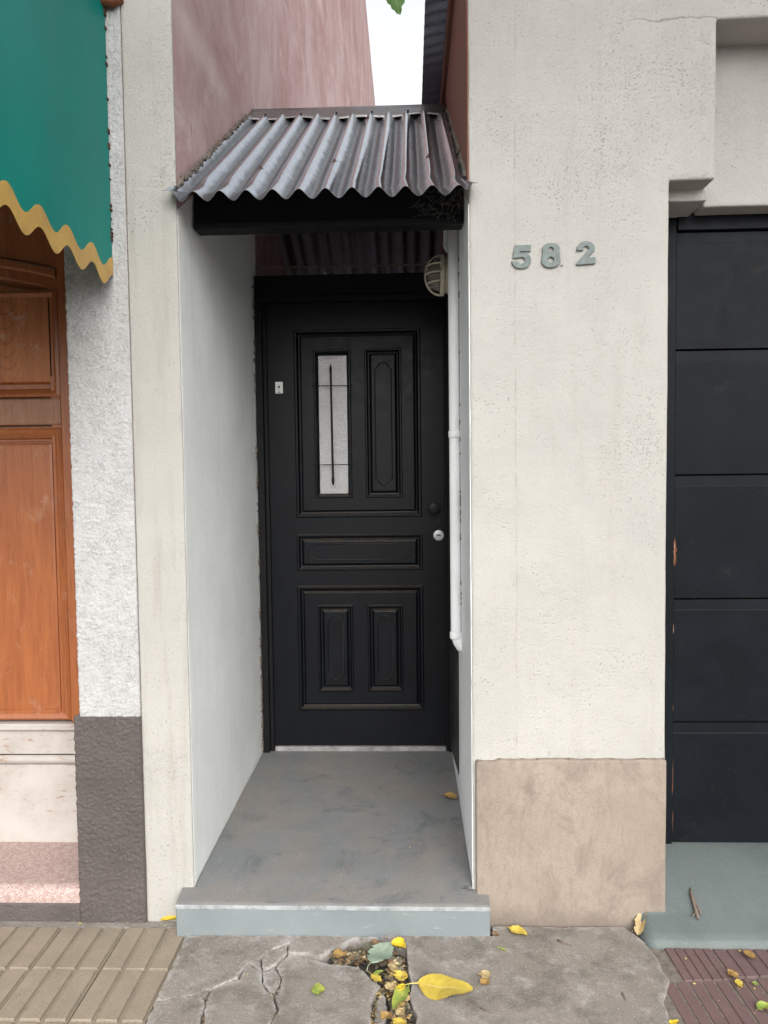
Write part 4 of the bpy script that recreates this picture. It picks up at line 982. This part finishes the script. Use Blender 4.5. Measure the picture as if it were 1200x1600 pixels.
put_leaf((695, 1243), (714, 1251), 'leaf_ochre', 'curled orange brown leaf on the recess floor by the right wall', .75, .1215, fold=.6, curl=.5)
o = put_leaf((996, 1463), (1008, 1440), 'leaf_cream', 'long pale yellow leaf propped against the lip of the ramp', .40, .004, fold=.5, curl=.25, tilt=(0, -.55), stalk=0)
put_leaf((1163, 1487), (1181, 1503), 'leaf_ochre', 'dry brown leaf on the red tiles under the ramp', .5, .004, fold=.5, curl=.3, stalk=.2)
put_leaf((1140, 1516), (1151, 1531), 'leaf_ochre', 'tan leaf in the joint of the red tiles', .75, .003, fold=0.22, curl=0.16, crumple=.085, serr=.16, kl=9, stalk=0)
put_leaf((1152, 1532), (1159, 1544), 'leaf_yellow', 'small golden leaf in the red tile joint below the tan one', .7, .003, fold=0.22, curl=0.16, crumple=.085, serr=.16, kl=9, stalk=0)
put_leaf((1175, 1535), (1186, 1540), 'leaf_green', 'small olive leaf on the red tiles near the right edge', .7, .002, fold=0.20, curl=0.10, crumple=.085, serr=.16, kl=9, stalk=0)
put_leaf((1185, 1578), (1201, 1570), 'leaf_green', 'ragged lime green leaf on the red tiles at the right edge', .8, .003, fold=.3, curl=.2, stalk=.2)
put_leaf((1046, 1600), (1060, 1597), 'leaf_bright', 'yellow leaf at the bottom of the red tiles by the slab edge', .8, .003, fold=0.22, curl=0.16, crumple=.085, serr=.16, kl=9, stalk=0)
put_leaf((777, 1481), (792, 1487), 'leaf_green', 'thin green and yellow leaf right of the doorstep corner', .45, .004, fold=.3, curl=.2)

# crumbled litter that fills the gap: nobody could count it
rr = random.Random(31); bm = bmesh.new(); mats = ['leaf_brown', 'leaf_ochre', 'leaf_dark', 'leaf_cream', 'dirt', 'leaf_yellow']
def crumb(c, s, mi, zl=.012):
    a = rr.uniform(0, 6.28); X_ = Vector((math.cos(a), math.sin(a), rr.uniform(-.35, .35))); Y_ = Vector((-math.sin(a), math.cos(a), rr.uniform(-.35, .35))); w_ = rr.uniform(.35, .8); fo = rr.uniform(-.5, .5)
    k = rr.choice((6, 7, 8, 9)); ring = []
    for q in range(k):
        t = 2*math.pi*q/k; f = rr.uniform(.55, 1.15); u_, v_ = math.cos(t)*f, math.sin(t)*f*w_
        ring.append(bm.verts.new(c + (X_*u_ + Y_*v_ + Vector((0, 0, fo*abs(v_)+rr.uniform(-.08, .08))))*s))
    m_ = bm.verts.new(c)
    for q in range(k):
        f = bm.faces.new((ring[q], ring[(q+1) % k], m_)); f.material_index = mi
pathg = [ZB(20, 215), ZB(110, 190), ZB(220, 170), ZB(330, 180), ZB(430, 200), ZB(470, 300), ZB(430, 380), ZB(480, 470), ZB(500, 580), ZB(500, 690)]
for k in range(950):
    t = rr.random()*(len(pathg)-1); i = int(t); f = t-i
    px = pathg[i][0]*(1-f)+pathg[i+1][0]*f; py = pathg[i][1]*(1-f)+pathg[i+1][1]*f
    s_ = 12 if i > 3 else 9
    px += rr.gauss(0, s_*.62); py += rr.gauss(0, 5.0)
    q = onZ(px, py, 0); crumb(Vector((q.x, q.y, rr.uniform(-.026, .004))), rr.uniform(.004, .015), rr.choice((0, 0, 0, 0, 0, 1, 2, 2, 2, 2, 4, 4, 4, 3)))
for k in range(150):                                         # the narrow gap and the cracks
    a, b = rr.choice(list(zip([ZB(x, y) for x, y in ((345, 410), (315, 470), (290, 560), (280, 640))], [ZB(x, y) for x, y in ((315, 470), (290, 560), (280, 640), (275, 692))])))
    f = rr.random(); q = onZ(a[0]*(1-f)+b[0]*f+rr.gauss(2, 3), a[1]*(1-f)+b[1]*f, 0); crumb(Vector((q.x, q.y, rr.uniform(-.03, -.004))), rr.uniform(.003, .008), rr.choice((0, 1, 2, 3, 4)))
for c in (crC, crA, crA2, crB):
    for k in range(26):
        i = rr.randrange(len(c)-1); f = rr.random(); q = onZ(c[i][0]*(1-f)+c[i+1][0]*f, c[i][1]*(1-f)+c[i+1][1]*f, 0); crumb(Vector((q.x, q.y, -.008)), rr.uniform(.002, .005), rr.choice((0, 1, 2, 4)))
for k in range(70):                                          # along the wall foot, on the pavement and tiles
    px, py = rr.choice(((rr.uniform(775, 1000), rr.gauss(1452, 4)), (rr.uniform(0, 270), rr.gauss(1443, 2)), (rr.uniform(290, 1030), rr.uniform(1470, 1600)), (rr.uniform(1050, 1200), rr.uniform(1485, 1600)), (rr.uniform(1050, 1200), rr.uniform(1485, 1600))))
    q = onZ(px, py, .004); crumb(Vector((q.x, q.y, .004)), rr.uniform(.0015, .006), rr.choice((0, 1, 2, 3, 5, 5)))
for k in range(110):                                         # crumbs on the recess floor, most of them along the walls
    px, py = rr.uniform(330, 700), rr.uniform(1200, 1395); q = onZ(px, py, .1205)
    if k > 34: q.x = rr.choice((-.703+abs(rr.gauss(0, .012)), .180-abs(rr.gauss(0, .010))))
    if -.706 < q.x < .183: crumb(Vector((q.x, q.y, .1215)), rr.uniform(.001, .004), rr.choice((0, 1, 1, 2, 3)))
bmesh.ops.recalc_face_normals(bm, faces=bm.faces)
tag(link('leaf_litter', bm, mats), 'crumbled dry leaf litter filling the gap between the concrete slabs', 'leaf litter', kind='stuff')

def stick(pts, rs, label, z=.004, name='twig'):
    P = [onZ(x, y, z) for x, y in pts]; o0 = P[0].copy()
    return tag(link(name, tube(bmesh.new(), [(p.x, p.y, p.z+rs[i]) for i, p in enumerate(P)], rs, 7), 'twig', None, o0, smooth=True), label, 'twig')
def on_ramp(x, y):                                            # the slope of the ramp
    for k in range(400):
        q = onY(x, y, .25-.0008*k)
        zz = ramp(.2, 0).z if q.y > .25 else .139-.34*(.25-q.y) if q.y > .06 else .088-.4*(.06-q.y)
        if q.z >= zz: return q
    return q
tw = thing('twig', on_ramp(1085, 1415), 'forked grey brown twig lying on the green garage ramp', 'twig')
def rtube(pts, rs): return tube(bmesh.new(), [on_ramp(x, y)+Vector((0, -.003, r+.002)) for (x, y), r in zip(pts, rs)], rs, 7)
link('stem', rtube([(1077, 1388), (1080, 1400), (1083, 1412), (1087, 1425), (1091, 1438)], [.004, .0048, .0042, .0050, .0032]), 'twig', tw, smooth=True)
link('fork', rtube([(1081, 1402), (1086, 1412), (1091, 1421), (1095, 1429)], [.003, .0035, .003, .0025]), 'twig', tw, smooth=True)
link('stub', rtube([(1087, 1426), (1083, 1431), (1080, 1432)], [.003, .0025, .002]), 'twig', tw, smooth=True)
stick([(828, 1472), (845, 1478), (858, 1486), (867, 1497)], [.0012, .0014, .0012, .0009], 'thin pale twig curving over the pavement below the tan base')
stick([(871, 1470), (880, 1476), (895, 1480)], [.003, .0035, .002], 'short dark brown twig by the foot of the tan base')
stick([(749, 1575), (759, 1580), (769, 1584)], [.0016, .002, .0014], 'short dark stick on the slab below the two tan leaves')
stick([(728, 1571), (739, 1572)], [.0015, .0012], 'small dark splinter between the large yellow leaf and the frame bottom')
stick([(972, 1553), (978, 1564)], [.0025, .0015], 'dark splinter on the slab left of the red tiles')

# ================================================================ STREET TREE (behind the camera; one of its leaves hangs into view)
tr_ = thing('street_tree', (2.3, -2.75, -.04), 'street tree whose green leaf hangs into view at the top', 'tree')
link('trunk', tube(bmesh.new(), [(2.3, -2.75, -.04), (2.28, -2.76, .5), (2.2, -2.72, 1.6), (2.1, -2.6, 2.7), (1.95, -2.5, 3.6)], [.17, .13, .115, .11, .10], 14), 'bark', tr_, smooth=True)
limbs = [[(1.95, -2.5, 3.6), (1.2, -1.9, 4.1), (.45, -1.1, 3.9), (.03, -.55, 3.05), (-.012, -.50, 2.74)], [(1.95, -2.5, 3.6), (1.4, -3.4, 4.8), (.6, -4.2, 5.6)], [(1.95, -2.5, 3.6), (2.6, -2.1, 4.9), (3.0, -1.6, 5.8)], [(1.2, -1.9, 4.1), (.2, -2.2, 5.0), (-.9, -2.3, 5.6)], [(1.95, -2.5, 3.6), (2.0, -2.9, 5.2), (2.0, -3.0, 6.4)]]
for lb in limbs: link('limb', tube(bmesh.new(), lb, [.07*(.62**i) for i in range(len(lb))], 8), 'bark', tr_, smooth=True)
bm = bmesh.new(); rr = random.Random(77)
cl = [Vector(p) for lb in limbs for p in lb[1:]] + [Vector((rr.uniform(-2.2, 3.6), rr.uniform(-3.6, -.9), rr.uniform(4.2, 6.4))) for _ in range(34)]
for k in range(6500):
    c = rr.choice(cl); p = c+Vector((rr.gauss(0, .42), rr.gauss(0, .42), rr.gauss(.15, .34)))
    if p.y > -.35 or (p.z < 3.15 and p.y > -2.6): continue
    a = Vector((rr.gauss(0, 1), rr.gauss(0, 1), rr.gauss(-.4, .6))).normalized()*rr.uniform(.07, .12); b = a.orthogonal().normalized()*a.length*.33
    q = [bm.verts.new(x) for x in (p, p+a*.35+b, p+a*.75+b*.7, p+a, p+a*.75-b*.7, p+a*.35-b)]; bm.faces.new(q)
link('crown', bm, 'leaf_tree', tr_)
# the leaf in view
me = leaf_mesh(.115, .062, 'leaf_tree', fold=.25, curl=.15, serr=.08, seed=4, stalk=.3, kl=18)
o = bpy.data.objects.new('hanging_leaf', me); COL.objects.link(o); o.parent = tr_
tipw = onY(629, 23, -.50); d = Vector((.30, .25, -.9)).normalized(); sx = Vector((.9, -.4, .2)); yv = (sx - d*sx.dot(d)).normalized(); zv = d.cross(yv)
Mx = Matrix((d, yv, zv)).transposed().to_4x4(); Mx.translation = tipw - d*.115 - wloc(tr_); o.matrix_local = Mx

# sub-parts go under the part they sit on (all share their thing's origin)
def under(th, kid, host, pick=None):
    ks = [c for c in th.children if c.name.split('.')[0] == kid]; hs_ = [c for c in th.children if c.name.split('.')[0] == host]
    for i, c in enumerate(ks): c.parent = hs_[min(i, len(hs_)-1)] if pick is None else hs_[pick]
under(gd, 'rust_patch', 'frame_stile', 0); under(pp, 'collar', 'pipe', 0); under(pp, 'grime_flecks', 'pipe', 0); under(lm, 'cage_bar', 'ring', 0)
under(ds, 'edge_strip', 'riser', 0); under(aw, 'trim', 'cheek', 0); under(aw, 'mortar_crumbs', 'cheek', 0); under(cn, 'fascia_lip', 'fascia', 0); under(cn, 'cobweb', 'fascia', 0)
under(cn, 'nail', 'sheet', 0); under(cn, 'mortar_crumbs', 'sheet', 0); under(df, 'lintel_lip', 'lintel', 0); under(ed, 'latch_plate', 'leaf', 0)
mo = [c for c in wd.children if c.name.startswith('moulding')]; mo[0].parent = [c for c in wd.children if c.name == 'upper_panel'][0]; mo[1].parent = [c for c in wd.children if c.name == 'lower_panel'][0]
